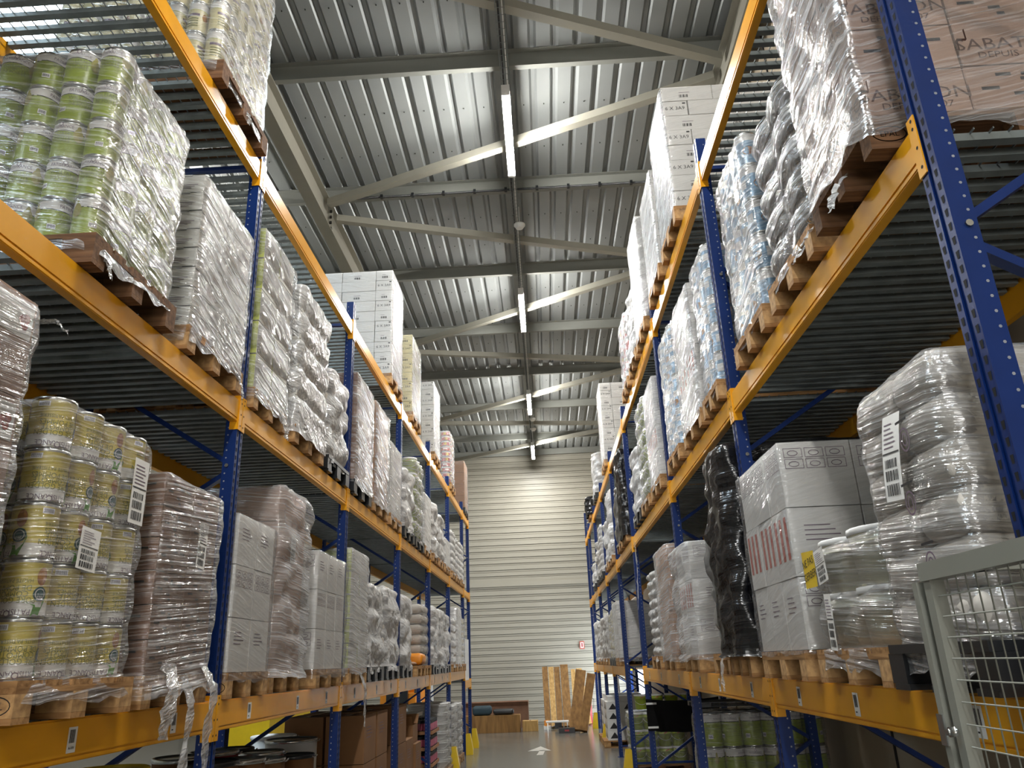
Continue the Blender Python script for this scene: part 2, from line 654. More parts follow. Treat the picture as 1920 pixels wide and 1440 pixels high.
def tin_mesh(style, var, r, h):
    key = ('tin', style, var, r, h)
    if key in _UNIT:
        return _UNIT[key]
    body, band = {'lime': (M_LIME, M_WHTB), 'yellow': (M_TYEL, M_WHTB), 'cream': (M_TCRM, M_WHTB), 'blue': (M_TBLU, M_WHTB), 'red': (M_TRED, M_WHTB)}[style]
    fl = style == 'yellow'
    mb = MB()
    n = 22
    bh = .27 * h
    if fl:
        zb0, zb1 = .012, bh
        mb.lathe([(r * .97, 0, M_RIM), (r, .004, M_RIM), (r, .012, band), (r * .985, .014, band), (r * .985, bh, body), (r * .985, h - .014, M_RIM), (r, h - .012, M_RIM), (r, h - .002, M_RIM), (r * .96, h - .002, M_RIM), (r * .95, h - .008, M_RIM)], n, M_RIM)
    else:
        zb0, zb1 = h - bh, h - .012
        mb.lathe([(r * .97, 0, M_RIM), (r, .004, M_RIM), (r, .012, body), (r * .985, .014, body), (r * .985, h - bh, band), (r * .985, h - .014, M_RIM), (r, h - .012, M_RIM), (r, h - .002, M_RIM), (r * .96, h - .002, M_RIM), (r * .95, h - .008, M_RIM)], n, M_RIM)
    R1 = r * .985 + .0012
    R2 = R1 + .0008

    def A(deg):
        return math.radians(deg)
    rot = var * 47.0
    zc = h - 0.0

    def Z(t):  # label height 0..1, upright
        return (h * (1 - t) if fl else h * t)

    def patch(a0, a1, t0, t1, mt, R_=R1, k=4):
        for i in range(k):
            b0, b1 = a0 + (a1 - a0) * i / k, a0 + (a1 - a0) * (i + 1) / k
            za, zb = sorted((Z(t0), Z(t1)))
            cyl_patch(mb, [(A(b0), za), (A(b1), za), (A(b1), zb), (A(b0), zb)], R_, mt)

    def disc(a, t, rr, mt, R_=R1, ry=None, k=14):
        ry = ry or rr
        cyl_patch(mb, [(A(a) + rr / r * math.cos(q * 2 * PI / k), Z(t) + ry * math.sin(q * 2 * PI / k)) for q in range(k)], R_, mt)
    for rep in (0, 180):
        a = rot + rep
        if style == 'yellow':
            put_text_cyl(mb, 'PATISFRANCE', .030, R2, A(a), Z(.86) if fl else Z(.78), M_LOGO, fl, .85)
            disc(a + 2, .93, .012, M_LOGO, R2)
            disc(a + 2, .93, .008, M_WHTB, R2 + .0005)
            for k, (wd, t) in enumerate((('PURE GOLDEN', .66), ('COMPOTE', .555), ('DE POMMES', .455), ('HAUTE PATISSERIE', .35))):
                put_text_cyl(mb, wd, .030 if k < 3 else .020, R1, A(a), Z(t), M_OLIV, fl, .9)
            cyl_patch(mb, [(A(a + 40), Z(.74)), (A(a + 92), Z(.60)), (A(a + 92), Z(.66)), (A(a + 60), Z(.80))], R1, M_GRN)
            cyl_patch(mb, [(A(a + 60), Z(.80)), (A(a + 92), Z(.66)), (A(a + 76), Z(.96)), (A(a + 55), Z(.98))], R1, M_GRN)
            disc(a + 72, .60, .027, M_DGRN, R2)
            disc(a + 72, .60, .020, M_PAPER, R2 + .0004)
            disc(a + 72, .60, .0175, M_DGRN, R2 + .0008)
            put_text_cyl(mb, '365', .016, R2 + .0012, A(a + 72), Z(.63), M_PAPER, fl)
            disc(a + 72, .30, .020, M_FRUIT, R1, .034)
            patch(a + 118, a + 150, .1, .2, M_PAPER, R1, 2)
            for q in range(9):
                patch(a + 121 + q * 3, a + 122.4 + q * 3, .115, .185, M_INK, R2, 1)
        elif style == 'lime':
            put_text_cyl(mb, 'PATISFRANCE', .024, R2, A(a), Z(.80), M_LOGO, fl, .8)
            disc(a + 2, .90, .010, M_LOGO, R2)
            disc(a + 2, .90, .007, M_WHTB, R2 + .0005)
            patch(a - 85, a + 85, .725, .745, M_SEAM, R1, 8)
            put_text_cyl(mb, 'WILLIAMS', .026, R1, A(a), Z(.60), M_OLIV, fl)
            put_text_cyl(mb, 'COMPOTE', .022, R1, A(a), Z(.51), M_OLIV, fl)
            put_text_cyl(mb, 'DE POIRES', .022, R1, A(a), Z(.43), M_OLIV, fl)
            disc(a + 62, .66, .022, M_PEAR, R2, .036)
            disc(a + 62, .80, .010, M_PEAR, R2, .022)
            if rep:
                patch(a + 108, a + 134, .26, .38, M_PAPER, R1, 2)
                for q in range(6):
                    patch(a + 111 + q * 3.6, a + 113 + q * 3.6, .285, .355, M_INK, R2, 1)
        elif style == 'cream':
            patch(a - 40, a + 40, .52, .60, M_LOGO, R1, 4)
            for t in (.42, .34, .26, .18):
                patch(a - 34, a + 34, t, t + .03, M_OLIV, R1, 4)
            disc(a + 72, .52, .020, M_FRUIT, R1, .03)
            patch(a - 90, a + 90, .72, .735, M_LIMEP, R1, 8)
        else:
            disc(a, .42, .035, M_FRUIT if style == 'blue' else M_TYEL, R1, .03)
            put_text_cyl(mb, 'FRUIT', .028, R1, A(a + 80), Z(.45), M_PAPER, fl) if False else None
            patch(a + 55, a + 110, .34, .6, M_PAPER, R1, 3)
    me = mb.mesh('tin')
    _UNIT[key] = me
    return me


def bucket_mesh(style, r, h):
    key = ('bucket', style, r, h)
    if key in _UNIT:
        return _UNIT[key]
    mb = MB()
    n = 20
    if style == 'pale':
        body, lid = M_BUCK, M_WHT
    elif style == 'metal':
        body, lid = M_BUCKG, M_BUCKG
    elif style == 'lime':
        body, lid = M_LIME, M_WHT
    else:
        body, lid = M_WHT, M_WHT
    mb.lathe([(r * .86, 0), (r * .87, .004), (r * .95, h * .70), (r * .99, h * .71), (r * .99, h * .74), (r * .955, h * .75), (r * .97, h * .88)], n, body, cap1=False)
    mb.lathe([(r * .99, h * .87, lid), (r, h * .875, lid), (r, h * .93, lid), (r * .985, h * .985, lid), (r * .94, h * .99, lid), (r * .92, h * .97, lid)], n, lid, cap0=True)
    if style == 'metal':
        k = len(mb.v)
        for i in range(9):
            a0, a1 = -.9 + i * .2, -.7 + i * .2
            cyl_patch(mb, [(a0 - PI / 2, h * .18), (a1 - PI / 2, h * .18), (a1 - PI / 2, h * .62), (a0 - PI / 2, h * .62)], r * .962, M_INK)
            cyl_patch(mb, [(a0, h * .18), (a1, h * .18), (a1, h * .62), (a0, h * .62)], r * .962, M_INK)
            cyl_patch(mb, [(a0 + PI, h * .18), (a1 + PI, h * .18), (a1 + PI, h * .62), (a0 + PI, h * .62)], r * .962, M_INK)
    if style == 'lime':
        for q in (0, PI / 2, PI, 3 * PI / 2):
            cyl_patch(mb, [(q - .25, h * .72), (q + .25, h * .80), (q + .27, h * .86), (q - .25, h * .76)], r * .995, M_TRED)
    # bail handle
    if style == 'pale':
        me = mb.mesh('bucket')
        _UNIT[key] = me
        return me
    pts = [(r * 1.01 * math.cos(t) * .98, -r * 1.0 * math.sin(t), h * .72 - .10 * math.sin(t)) for t in [PI * i / 10 for i in range(11)]]
    mb.tube(pts, .003, 5, lid)
    me = mb.mesh('bucket')
    _UNIT[key] = me
    return me


def sack_mesh(l, w, h, mt, seed):
    key = ('sack', round(l, 3), round(w, 3), round(h, 3), mt.name, seed)
    if key in _UNIT:
        return _UNIT[key]
    mb = MB()
    nu, nv = 22, 9
    mi = mb.m(mt)

    def sp(c, e):
        return math.copysign(abs(c) ** e, c)
    for i in range(nv + 1):
        ph = -PI / 2 + PI * i / nv
        for j in range(nu):
            th = 2 * PI * j / nu
            x = l / 2 * sp(math.cos(th), .17) * sp(math.cos(ph), .2)
            y = w / 2 * sp(math.sin(th), .17) * sp(math.cos(ph), .2)
            z = h / 2 * sp(math.sin(ph), .55)
            q = .012 * nz(x * 7 + seed * 3, y * 7, z * 9)
            e = max(abs(x) / (l / 2), abs(y) / (w / 2))
            mb.v.append((x + q, y + q, h / 2 + z * (1 - .2 * max(0, e - .75) / .25) + q * .6))
    for i in range(nv):
        for j in range(nu):
            mb.face((i * nu + j, i * nu + (j + 1) % nu, (i + 1) * nu + (j + 1) % nu, (i + 1) * nu + j), mi, True)
    me = mb.mesh('sack')
    _UNIT[key] = me
    return me


def carton_mesh(lx, ly, lz, mt, prints=(), tape=None, seam=True):
    """prints: (kind, face) with face in 'y' (towards -y), 'x' (-x), 'X' (+x)"""
    key = ('carton', round(lx, 3), round(ly, 3), round(lz, 3), mt.name, tuple(prints), tape)
    if key in _UNIT:
        return _UNIT[key]
    mb = MB()
    g = .003
    c = .004
    # chamfered vertical edges
    X, Y = lx / 2 - g, ly / 2 - g
    ring = [(X - c, -Y), (X, -Y + c), (X, Y - c), (X - c, Y), (-X + c, Y), (-X, Y - c), (-X, -Y + c), (-X + c, -Y)]
    k = len(mb.v)
    zz = (0.001, lz - .004)
    for z in zz:
        mb.v += [(x, y, z) for x, y in ring]
    mi = mb.m(mt)
    for j in range(8):
        mb.face((k + j, k + (j + 1) % 8, k + 8 + (j + 1) % 8, k + 8 + j), mi)
    mb.face([k + 8 + j for j in range(8)], mi)
    mb.face([k + j for j in reversed(range(8))], mi)
    e = .0012
    for kind, fc in prints:
        if fc == 'y':
            at, ux, half = Vector((0, -Y - e, 0)), Vector((1, 0, 0)), X
        elif fc == 'X':
            at, ux, half = Vector((X + e, 0, 0)), Vector((0, 1, 0)), Y
        else:
            at, ux, half = Vector((-X - e, 0, 0)), Vector((0, -1, 0)), Y
        uz = Vector((0, 0, 1))

        def rect(u0, u1, z0, z1, m_):
            mb.poly([at + ux * u0 + uz * z0, at + ux * u1 + uz * z0, at + ux * u1 + uz * z1, at + ux * u0 + uz * z1], m_)
        if kind == '3A9':
            put_text(mb, '6 X 3A9', .052, at + uz * (lz * .40), ux, uz, M_INK)
            rect(half * .62, half * .86, lz * .78, lz * .88, M_INK)
        elif kind == 'bar':
            barcode(mb, at + ux * (-half * .3) + uz * (lz * .22), ux, uz, min(.09, half), lz * .2, 3, None)
            rect(-half * .3, half * .12, lz * .55, lz * .58, M_LOGO)
        elif kind == 'lip':
            for q in range(5):
                u0 = -half + q * half * .4
                z_ = lz * .80 + lz * .1 * abs(q - 1.2) * .5
                rect(u0, u0 + half * .4, z_, z_ + lz * .05, M_INK)
            for q in range(3):
                rect(half * .3, half * (.6 + .1 * q), lz * (.2 + .1 * q), lz * (.24 + .1 * q), M_LOGO)
        elif kind == 'icons':
            for ci in range(3):
                for ri in range(2):
                    u0, z0 = -half * .85 + ci * half * .58, lz * (.58 + ri * .17)
                    rect(u0, u0 + half * .5, z0, z0 + lz * .003 + .002, M_LOGO)
                    rect(u0, u0 + half * .5, z0 + lz * .14, z0 + lz * .14 + .003, M_LOGO)
                    rect(u0, u0 + .003, z0, z0 + lz * .14, M_LOGO)
                    rect(u0 + half * .5, u0 + half * .5 + .003, z0, z0 + lz * .14, M_LOGO)
                    ring2(mb, at + ux * (u0 + half * .25) + uz * (z0 + lz * .07), ux, uz, half * .15, lz * .045, .004, M_LOGO, 10)
        elif kind == 'red':
            for q in range(3):
                u0 = -half * .8 + q * half * .62
                rect(u0, u0 + half * .3, lz * .25, lz * .88, M_REDS)
        elif kind == 'lines':
            for q in range(4):
                rect(-half * .6, half * (.1 + .12 * (q % 3)), lz * (.72 - q * .07), lz * (.735 - q * .07), M_LOGO)
        elif kind == 'side_lime':
            rect(-half, half, 0.004, lz - .006, M_LIMEP)
        elif kind == 'cherry':
            rect(-half * .1, half * .92, lz * .15, lz * .85, M_PAPER)
            for q, (du, dz_) in enumerate(((.62, .5), (.74, .56), (.70, .42))):
                c0 = at + ux * (half * du) + uz * (lz * dz_)
                cc = [c0 + ux * (.02 * math.cos(i * PI / 5)) + uz * (.02 * math.sin(i * PI / 5)) for i in range(10)]
                mb.poly([p + (Vector((0, -e, 0)) if fc == 'y' else Vector((e if fc == 'X' else -e, 0, 0))) for p in cc], M_TRED)
        elif kind == 'word':
            put_text(mb, 'SABATON', .075, at + uz * (lz * .35), ux, uz, M_INKB, sq=1.2)
            put_text(mb, 'DEPUIS 1907', .04, at + uz * (lz * .16), ux, uz, M_INKB, sq=1.2)
        elif kind == 'scribble':
            rr = random.Random(5)
            for q in range(7):
                u0 = rr.uniform(-.8, .5) * half
                z0 = rr.uniform(.15, .8) * lz
                rect(u0, u0 + half * rr.uniform(.1, .35), z0, z0 + lz * .07, M_INK)
    if tape:
        for q in (-1, 1):
            mb.poly([(-.03, q * (Y + e), lz * .62), (.03, q * (Y + e), lz * .62), (.03, q * (Y + e), lz - .002), (-.03, q * (Y + e), lz - .002)][::q], M_TAPE)
    me = mb.mesh('carton')
    _UNIT[key] = me
    return me


def ship_label(root, M, w, h, seed, name='shipping_label', curl=0.0, small=False, word=None):
    """paper label with print; M places its lower left corner, x right, y up, z out"""
    mb = MB()

    def P(u, v, z=0.0):
        return M @ Vector((u, v, z + curl * (v / h) ** 2))

    def rect(u0, u1, v0, v1, mt, z):
        K = 5 if v1 - v0 > h * .3 else 1
        for i in range(K):
            a, b = v0 + (v1 - v0) * i / K, v0 + (v1 - v0) * (i + 1) / K
            mb.poly([P(u0, a, z), P(u1, a, z), P(u1, b, z), P(u0, b, z)], mt)
    rect(0, w, 0, h, M_PAPER, .0)
    rr = random.Random(seed)
    if small:
        v = h * .3
        x = w * .18
        while x < w * .8:
            b = w * rr.choice((.05, .08))
            rect(x, x + b, h * .38, h * .9, M_INK, .001)
            x += b + w * .05
        if word:
            put_text(mb, word, h * .16, P(w * .5, h * .14, .001), M.to_3x3() @ Vector((1, 0, 0)), M.to_3x3() @ Vector((0, 1, 0)), M_INK)
        else:
            rect(w * .2, w * .5, h * .14, h * .2, M_INK, .001)
    else:
        for v0, v1 in ((.06, .19), (.23, .35), (.38, .48)):
            x = w * .14
            while x < w * .82:
                b = w * rr.choice((.03, .05, .07))
                rect(x, x + b, h * v0, h * v1, M_INK, .001)
                x += b + w * rr.choice((.03, .045))
        rect(w * .04, w * .96, h * .54, h * .56, M_INK, .001)
        for q in range(6):
            rect(w * .12, w * rr.uniform(.5, .9), h * (.61 + q * .055), h * (.625 + q * .055), M_LOGO, .001)
    return mb.obj(name, root)


def grid_ring(nx, ny):
    """cells of a grid that lie on its edge"""
    for i in range(nx):
        for j in range(ny):
            if i in (0, nx - 1) or j in (0, ny - 1):
                yield i, j


def fill_tins(root, style, a, b, z0, h, nl, seed, r=None, near=True):
    rr = random.Random(seed)
    r = r or .1
    nx, ny = max(2, int(2 * a / (2 * r) + .02)), max(2, int(2 * b / (2 * r) + .02))
    for k in range(nl):
        for i, j in grid_ring(nx, ny):
            if j == ny - 1 and i not in (0, nx - 1) and nx * ny > 24:
                continue
            x = -a + r + (2 * a - 2 * r) * i / (nx - 1)
            y = -b + r + (2 * b - 2 * r) * j / (ny - 1)
            v = rr.randrange(4)
            link('tin', tin_mesh(style, v, r, h - .001), root, (x + rr.uniform(-.003, .003), y + rr.uniform(-.003, .003), z0 + k * h), math.radians(rr.choice((-90, -90, -40, 0, 20, -70)) - 47 * v + rr.uniform(-12, 12)))


def fill_buckets(root, style, a, b, z0, h, nl, seed, r):
    rr = random.Random(seed)
    nx, ny = max(2, int(round(a / r))), max(2, int(round(b / r)))
    for k in range(nl):
        for i, j in grid_ring(nx, ny):
            x = -a + r + (2 * a - 2 * r) * i / (nx - 1)
            y = -b + r + (2 * b - 2 * r) * j / (ny - 1)
            link('bucket', bucket_mesh(style, r * .985, h - .001), root, (x, y, z0 + k * h), rr.uniform(-.15, .15))


def fill_sacks(root, a, b, z0, h, nl, mt, seed, nx=3, ny=2, loose=.008):
    rr = random.Random(seed)
    for k in range(nl):
        mx, my = (nx, ny) if k % 2 == 0 else (nx, ny)
        for i, j in grid_ring(mx, my):
            lx, ly = 2 * a / mx, 2 * b / my
            link('sack', sack_mesh(lx * .985, ly * .985, h * 1.02, mt, rr.randrange(3)), root, (-a + lx * (i + .5) + rr.uniform(-loose, loose), -b + ly * (j + .5) + rr.uniform(-loose, loose), z0 + k * h))


def fill_cartons(root, a, b, z0, h, nl, mt, xs, ys, prints=None, tape=None, seed=1, jitter=.003, alt=False):
    """xs, ys: shares of the depth and the width; prints(k, i, j) gives the print list"""
    rr = random.Random(seed)
    for k in range(nl):
        xx, yy = list(xs), list(ys)
        if alt and k % 2:
            xx.reverse()
            yy.reverse()
        sx, sy = sum(xx), sum(yy)
        px = -a
        for i, wx in enumerate(xx):
            lx = 2 * a * wx / sx
            py = -b
            for j, wy in enumerate(yy):
                ly = 2 * b * wy / sy
                if i in (0, len(xx) - 1) or j in (0, len(yy) - 1):
                    pr = prints(k, i, j) if prints else ()
                    link('carton', carton_mesh(lx, ly, h, mt, pr, tape), root, (px + lx / 2 + rr.uniform(-jitter, jitter), py + ly / 2 + rr.uniform(-jitter, jitter), z0 + k * h))
                py += ly
            px += lx
# ------------------------------------------------------------------ camera (seen standing in the aisle, tilted up)
CAM_Z = 1.88
f_px, pitch, roll, yaw = 1433.7, 0.3486, -0.0389, -0.0319


def ray(px, py):
    a, b = px - 960, py - 720
    c, s = math.cos(roll), math.sin(roll)
    x, u, d = (c * a + s * b) / f_px, -(-s * a + c * b) / f_px, 1.0
    c, s = math.cos(pitch), math.sin(pitch)
    y, z = c * d - s * u, s * d + c * u
    c, s = math.cos(yaw), math.sin(yaw)
    return Vector((c * x + s * y, -s * x + c * y, z))


cam = bpy.data.cameras.new('camera')
co = bpy.data.objects.new('camera', cam)
COL.objects.link(co)
fw = ray(960, 720).normalized()
rt = (ray(961, 720) - ray(960, 720)).normalized()
upv = rt.cross(fw)
Mx = Matrix((rt, upv, -fw)).transposed().to_4x4()
Mx.translation = (0, 0, CAM_Z)
co.matrix_world = Mx
cam.sensor_width = 36
cam.lens = f_px / 1920 * 36
cam.clip_start = 0.05
SC.camera = co

# ------------------------------------------------------------------ rack layout
XL, XR = -1.92, 1.327          # front faces of the posts
DEPTH = 1.10
YL = [1.62, 4.67, 7.47, 10.35, 13.10, 15.81, 18.57, 19.97]
YR = [-0.65, 2.18, 5.01, 7.84, 11.61, 14.38, 17.15, 19.90, 22.63, 24.10]
TOPS = [1.735, 3.545, 5.38]    # tops of the beams, where pallets stand
BH = [0.165, 0.15, 0.15]
WALL_Y, CEIL = 26.5, 8.93

# ------------------------------------------------------------------ room
m_floor = mat('polished concrete', rgb('6c6a64'), 0.2, var=0.22, vscale=1.4, bump=0.05, bscale=3)
m_wall = mat('ribbed wall cladding', rgb('a19d90'), 0.45, 0.0, var=0.05, vscale=.6)
m_wallr = mat('grey beige wall panel', rgb('a79a86'), 0.55, var=0.06, vscale=.8)
m_deck = mat('galvanised roof deck', rgb('8f9291'), 0.4, 0.35, var=0.12, vscale=.9)
m_purl = mat('grey roof steel', rgb('7f807a'), 0.5, var=0.05)
m_gird = mat('pale roof girder', rgb('979488'), 0.5, var=0.05)

mb = MB()
mb.box(-12, 2.95, -8, WALL_Y + .2, -.1, 0, m_floor)
struct('floor', mb)

# far wall of horizontal ribbed cladding
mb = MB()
mb.box(-12, 2.95, WALL_Y + .06, WALL_Y + .2, 0, CEIL + .1, mat('painted joint shade', rgb('6f6b60'), .8))  # groove backing made darker; shade in the gaps put into its colour
z = 0.0
k = 0
while z < CEIL:
    hgt = (0.06, 0.13, 0.07, 0.155)[k % 4]
    dep = .0 if k % 2 == 0 else .02
    mb.box(-12, 2.75, WALL_Y + .03 - dep, WALL_Y + .058, z + .006, min(z + hgt, CEIL) - .006, m_wall)
    z += hgt
    k += 1
mb.box(-12, 2.75, WALL_Y - .03, WALL_Y + .02, 4.28, 4.42, m_wall)
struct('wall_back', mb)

mb = MB()
mb.box(2.75, 2.95, -8, WALL_Y + .2, 0, CEIL + .1, m_wallr)
for y in (3.4, 6.9, 9.6, 12.4, 15.2):
    mb.box(2.735, 2.749, y, y + .02, 0, CEIL, M_SEAM)
struct('wall_right', mb)
mb = MB()
mb.box(-12.2, -12, -8, WALL_Y + .2, 0, CEIL + .1, m_wall)
struct('wall_left', mb)
mb = MB()
mb.box(-12.2, 2.95, -8.2, -8, 0, CEIL + .1, m_wall)
struct('wall_front', mb)

# roof deck: trapezoidal ribs that run along the aisle
mb = MB()
prof = []
x = -12.2
P = 0.27
while x < 3.0:
    prof += [(x, CEIL), (x + .165, CEIL), (x + .195, CEIL + .045), (x + .24, CEIL + .045)]
    x += P
prof.append((x, CEIL))
k0 = len(mb.v)
for (x, z) in prof:
    mb.v.append((x, -8.2, z))
    mb.v.append((x, WALL_Y + .2, z))
for i in range(len(prof) - 1):
    mb.face((k0 + 2 * i, k0 + 2 * i + 1, k0 + 2 * i + 3, k0 + 2 * i + 2), mb.m(m_deck))
# dark self-drilling screws in rows
for yy in [y0 + dy for y0 in (2.1, 4.8, 7.5, 10.2, 12.9, 15.6, 18.3, 21.0, 23.7) for dy in (.9, 1.8)]:
    xx = -12.2 + .08
    while xx < 2.9:
        if -4 < xx < 3:
            mb.box(xx, xx + .012, yy, yy + .012, CEIL - .012, CEIL - .0005, M_SEAM)
        xx += P
mb.box(-12.2, 3.0, -8.2, WALL_Y + .2, CEIL + .12, CEIL + .2, m_deck)
struct('ceiling', mb)

# purlins, girders and the bracing below the deck: part of the building
PB = CEIL - .2
pu = [-6.0, -3.3, -.6, 2.1, 4.8, 7.46, 10.1, 12.8, 15.5, 18.2, 20.95, 24.2, 26.25]
for y in pu:
    mb = MB()
    mb.box(-12, 2.75, y, y + .006, PB, CEIL - .002, m_purl)
    mb.box(-12, 2.75, y + .006, y + .075, PB, PB + .006, m_purl)
    mb.box(-12, 2.75, y - .07, y, CEIL - .008, CEIL - .002, m_purl)
    o = mb.obj('trim_1')
    o['kind'] = 'structure'
    o['label'] = 'grey roof purlin under the deck'
for x in (-3.12, 2.5):
    mb = MB()
    mb.box(x - .09, x + .09, -8, WALL_Y, PB - .014, PB - .001, m_gird)
    mb.box(x - .006, x + .006, -8, WALL_Y, PB - .44, PB - .014, m_gird)
    mb.box(x - .09, x + .09, -8, WALL_Y, PB - .455, PB - .441, m_gird)
    for y in (10.25, 15.95, 21.55, 5.0):
        mb.box(x - .085, x + .085, y - .006, y + .006, PB - .44, PB - .014, m_gird)
        for zz in (.1, .2, .3, .4):
            mb.box(x + .04, x + .075, y - .03, y - .007, PB - zz - .02, PB - zz + .02, M_SEAM)
    o = mb.obj('trim_2')
    o['kind'] = 'structure'
    o['label'] = 'pale roof girder along the aisle'
zb = PB - .10
for a, b in (((-3.03, 5.3), (2.42, 7.45)), ((-3.03, 10.0), (2.42, 7.75)), ((-3.03, 10.45), (2.42, 12.26)), ((-3.03, 15.88), (2.42, 12.56)), ((-3.03, 16.05), (2.42, 17.31)), ((-3.03, 21.5), (2.42, 17.8)), ((-3.03, 21.65), (2.42, 22.5)), ((-3.03, 26.2), (2.42, 22.9))):
    mb = MB()
    mb.bar((a[0], a[1], zb), (b[0], b[1], zb), .11, .11, m_gird)
    o = mb.obj('trim_3')
    o['kind'] = 'structure'
    o['label'] = 'diagonal roof brace of square tube'

# dark conduit clipped under a purlin
mb = MB()
mb.tube([(-2.95, 10.02, PB - .03), (2.4, 10.02, PB - .03)], .016, 8, M_BLK)
for i in range(11):
    x = -2.7 + i * .48
    mb.box(x - .02, x + .02, 9.99, 10.05, PB - .055, PB - .001, M_BLK)
tag(mb.obj('cable_conduit'), 'dark cable conduit clipped under a roof purlin across the aisle', 'conduit')

# ------------------------------------------------------------------ roof lights and lamps
m_sky = emis('roof window daylight', (0.72, 0.88, 1.0), 5.0)
m_tube = emis('lit lamp tube', (1.0, 0.985, 0.94), 100.0)
for n, (x0, x1, y0, y1) in enumerate(((-6.6, -4.75, 4.9, 7.3), (-6.6, -4.75, -1.5, 1.2), (-6.6, -4.75, 13.2, 15.3), (-.6, .6, -5.4, -3.4))):
    mb = MB()
    mb.box(x0, x1, y0, y1, CEIL - .03, CEIL - .012, m_sky)
    fr = struct('window_%d' % (n + 1), mb)
    fr['label'] = 'bright roof window above the racks'
    m2 = MB()
    for q in ((x0 - .06, x0, y0 - .06, y1 + .06), (x1, x1 + .06, y0 - .06, y1 + .06), (x0, x1, y0 - .06, y0), (x0, x1, y1, y1 + .06)):
        m2.box(*q, CEIL - .05, CEIL - .01, m_purl)
    m2.obj('frame', fr)

LX = -.18
LZ = 8.36
tubes = [(1.75, 3.45), (7.44, 9.16), (12.8, 14.6), (18.5, 20.3), (23.5, 25.3), (-3.9, -2.2)]
words_ = ['lit tube lamp hanging over the aisle before the first purlin, above the camera', 'longest lit tube lamp in view, under the cable tray', 'second lit tube lamp along the aisle ceiling, beside the white 6 X 3A9 stack top', 'third lit tube lamp along the aisle ceiling, after the long gap', 'smallest lit tube lamp, hanging before the end wall cladding', 'lit tube lamp over the aisle behind the camera']


def lamp(x, y0, y1, label, z=LZ, group=None):
    t = thing('tube_lamp', label, 'lamp', (x, (y0 + y1) / 2, z), group=group)
    h = (y1 - y0) / 2
    m1 = MB()
    K = 13
    for y in (-h + .046, h - .046):
        for i in range(K):
            a_ = -PI / 2 + (i / (K - 1) - .5) * 2 * math.radians(61)
            m1.v.append((.048 * math.cos(a_), y, .048 * math.sin(a_)))
    for i in range(K - 1):
        m1.face((i, K + i, K + i + 1, i + 1), m1.m(m_tube), True)
    m1.obj('lit_tube', t)
    m2 = MB()
    m2.box(-.05, .05, -h, h, .013, .07, M_LAMPB)
    m2.box(-.05, .05, -h, -h + .045, -.05, .0129, M_LAMPB)
    m2.box(-.05, .05, h - .045, h, -.05, .0129, M_LAMPB)
    m2.obj('housing', t)
    for s in (-1, 1):
        m3 = MB()
        m3.tube([(0, s * h * .8, .071), (0, s * h * .8, 8.554 - z)], .004, 6, M_LAMPB)
        m3.obj('hanger', t)
    return t


for (a, b), w in zip(tubes, words_):
    lamp(LX, a, b, w)
for q, y in enumerate((9.0, 20.5)):
    lamp(-5.6, y, y + 1.7, 'lit tube lamp over the next aisle behind the rack of pallets', group='lamps over the next aisle')

tr = thing('cable_tray', 'wire basket cable tray running along the aisle ceiling above the tube lamps', 'cable tray', (LX, 0, 8.56))
mb = MB()
for dx in (-.05, 0, .05):
    mb.box(dx - .004, dx + .004, -7.5, WALL_Y - .05, 0, .006, M_GALV)
for dx in (-.05, .05):
    mb.box(dx - .003, dx + .003, -7.5, WALL_Y - .05, .045, .05, M_GALV)
y = -.5
while y < 26:
    mb.box(-.053, .053, y - .002, y + .002, -.004, 0, M_GALV)
    for dx in (-.053, .05):
        mb.box(dx, dx + .003, y - .002, y + .002, 0, .05, M_GALV)
    y += .1
mb.obj('wire_basket', tr)
mb = MB()
mb.tube([(-.025, -7.4, .016), (-.02, 8, .016), (-.028, 16, .016), (-.02, 26.2, .016)], .012, 6, M_BLK)
mb.obj('black_cable', tr)
mb = MB()
mb.tube([(.02, -7.4, .016), (.026, 8, .016), (.018, 16, .016), (.024, 26.2, .016)], .010, 6, M_LAMPB)
mb.obj('grey_cable', tr)
for q in pu:
    if 0 < q < 26:
        mb = MB()
        for dx in (-.056, .05):
            mb.box(dx, dx + .006, q + .01, q + .03, -.006, PB - 8.56 - .001, M_GALV)
        mb.obj('hanger', tr)
for y, w in ((10.55, 'white round smoke detector under the tray just beyond the nearest tube lamp'), (20.9, 'small white smoke detector under the tray between the two farthest tube lamps'), (21.9, 'white ring shaped detector under the roof just before the last lamp')):
    t = thing('smoke_detector', w, 'detector', (LX + .06, y, 8.36))
    mb = MB()
    mb.lathe([(.09, .04), (.09, .02), (.06, -.02), (.055, -.03)], 20, M_WHT)
    mb.obj('head', t)
    mb = MB()
    mb.tube([(0, 0, .041), (0, 0, PB - 8.36 - .002)], .006, 6, M_LAMPB)
    mb.obj('hanger', t)

# daylight door on the right near the end of the aisle
m_day = emis('daylight in the doorway', (0.85, 0.93, 1.0), 2.2)
mb = MB()
mb.box(2.735, 2.748, 23.3, 26.0, .02, 2.6, m_day)
d = struct('door_1', mb)
d['label'] = 'open doorway full of daylight beside the end of the rack'
mb = MB()
for y0, y1 in ((23.2, 23.3), (26.0, 26.1)):
    mb.box(2.70, 2.749, y0, y1, 0, 2.7, m_purl)
mb.box(2.70, 2.749, 23.3, 26.0, 2.601, 2.7, m_purl)
mb.obj('door_frame', d)

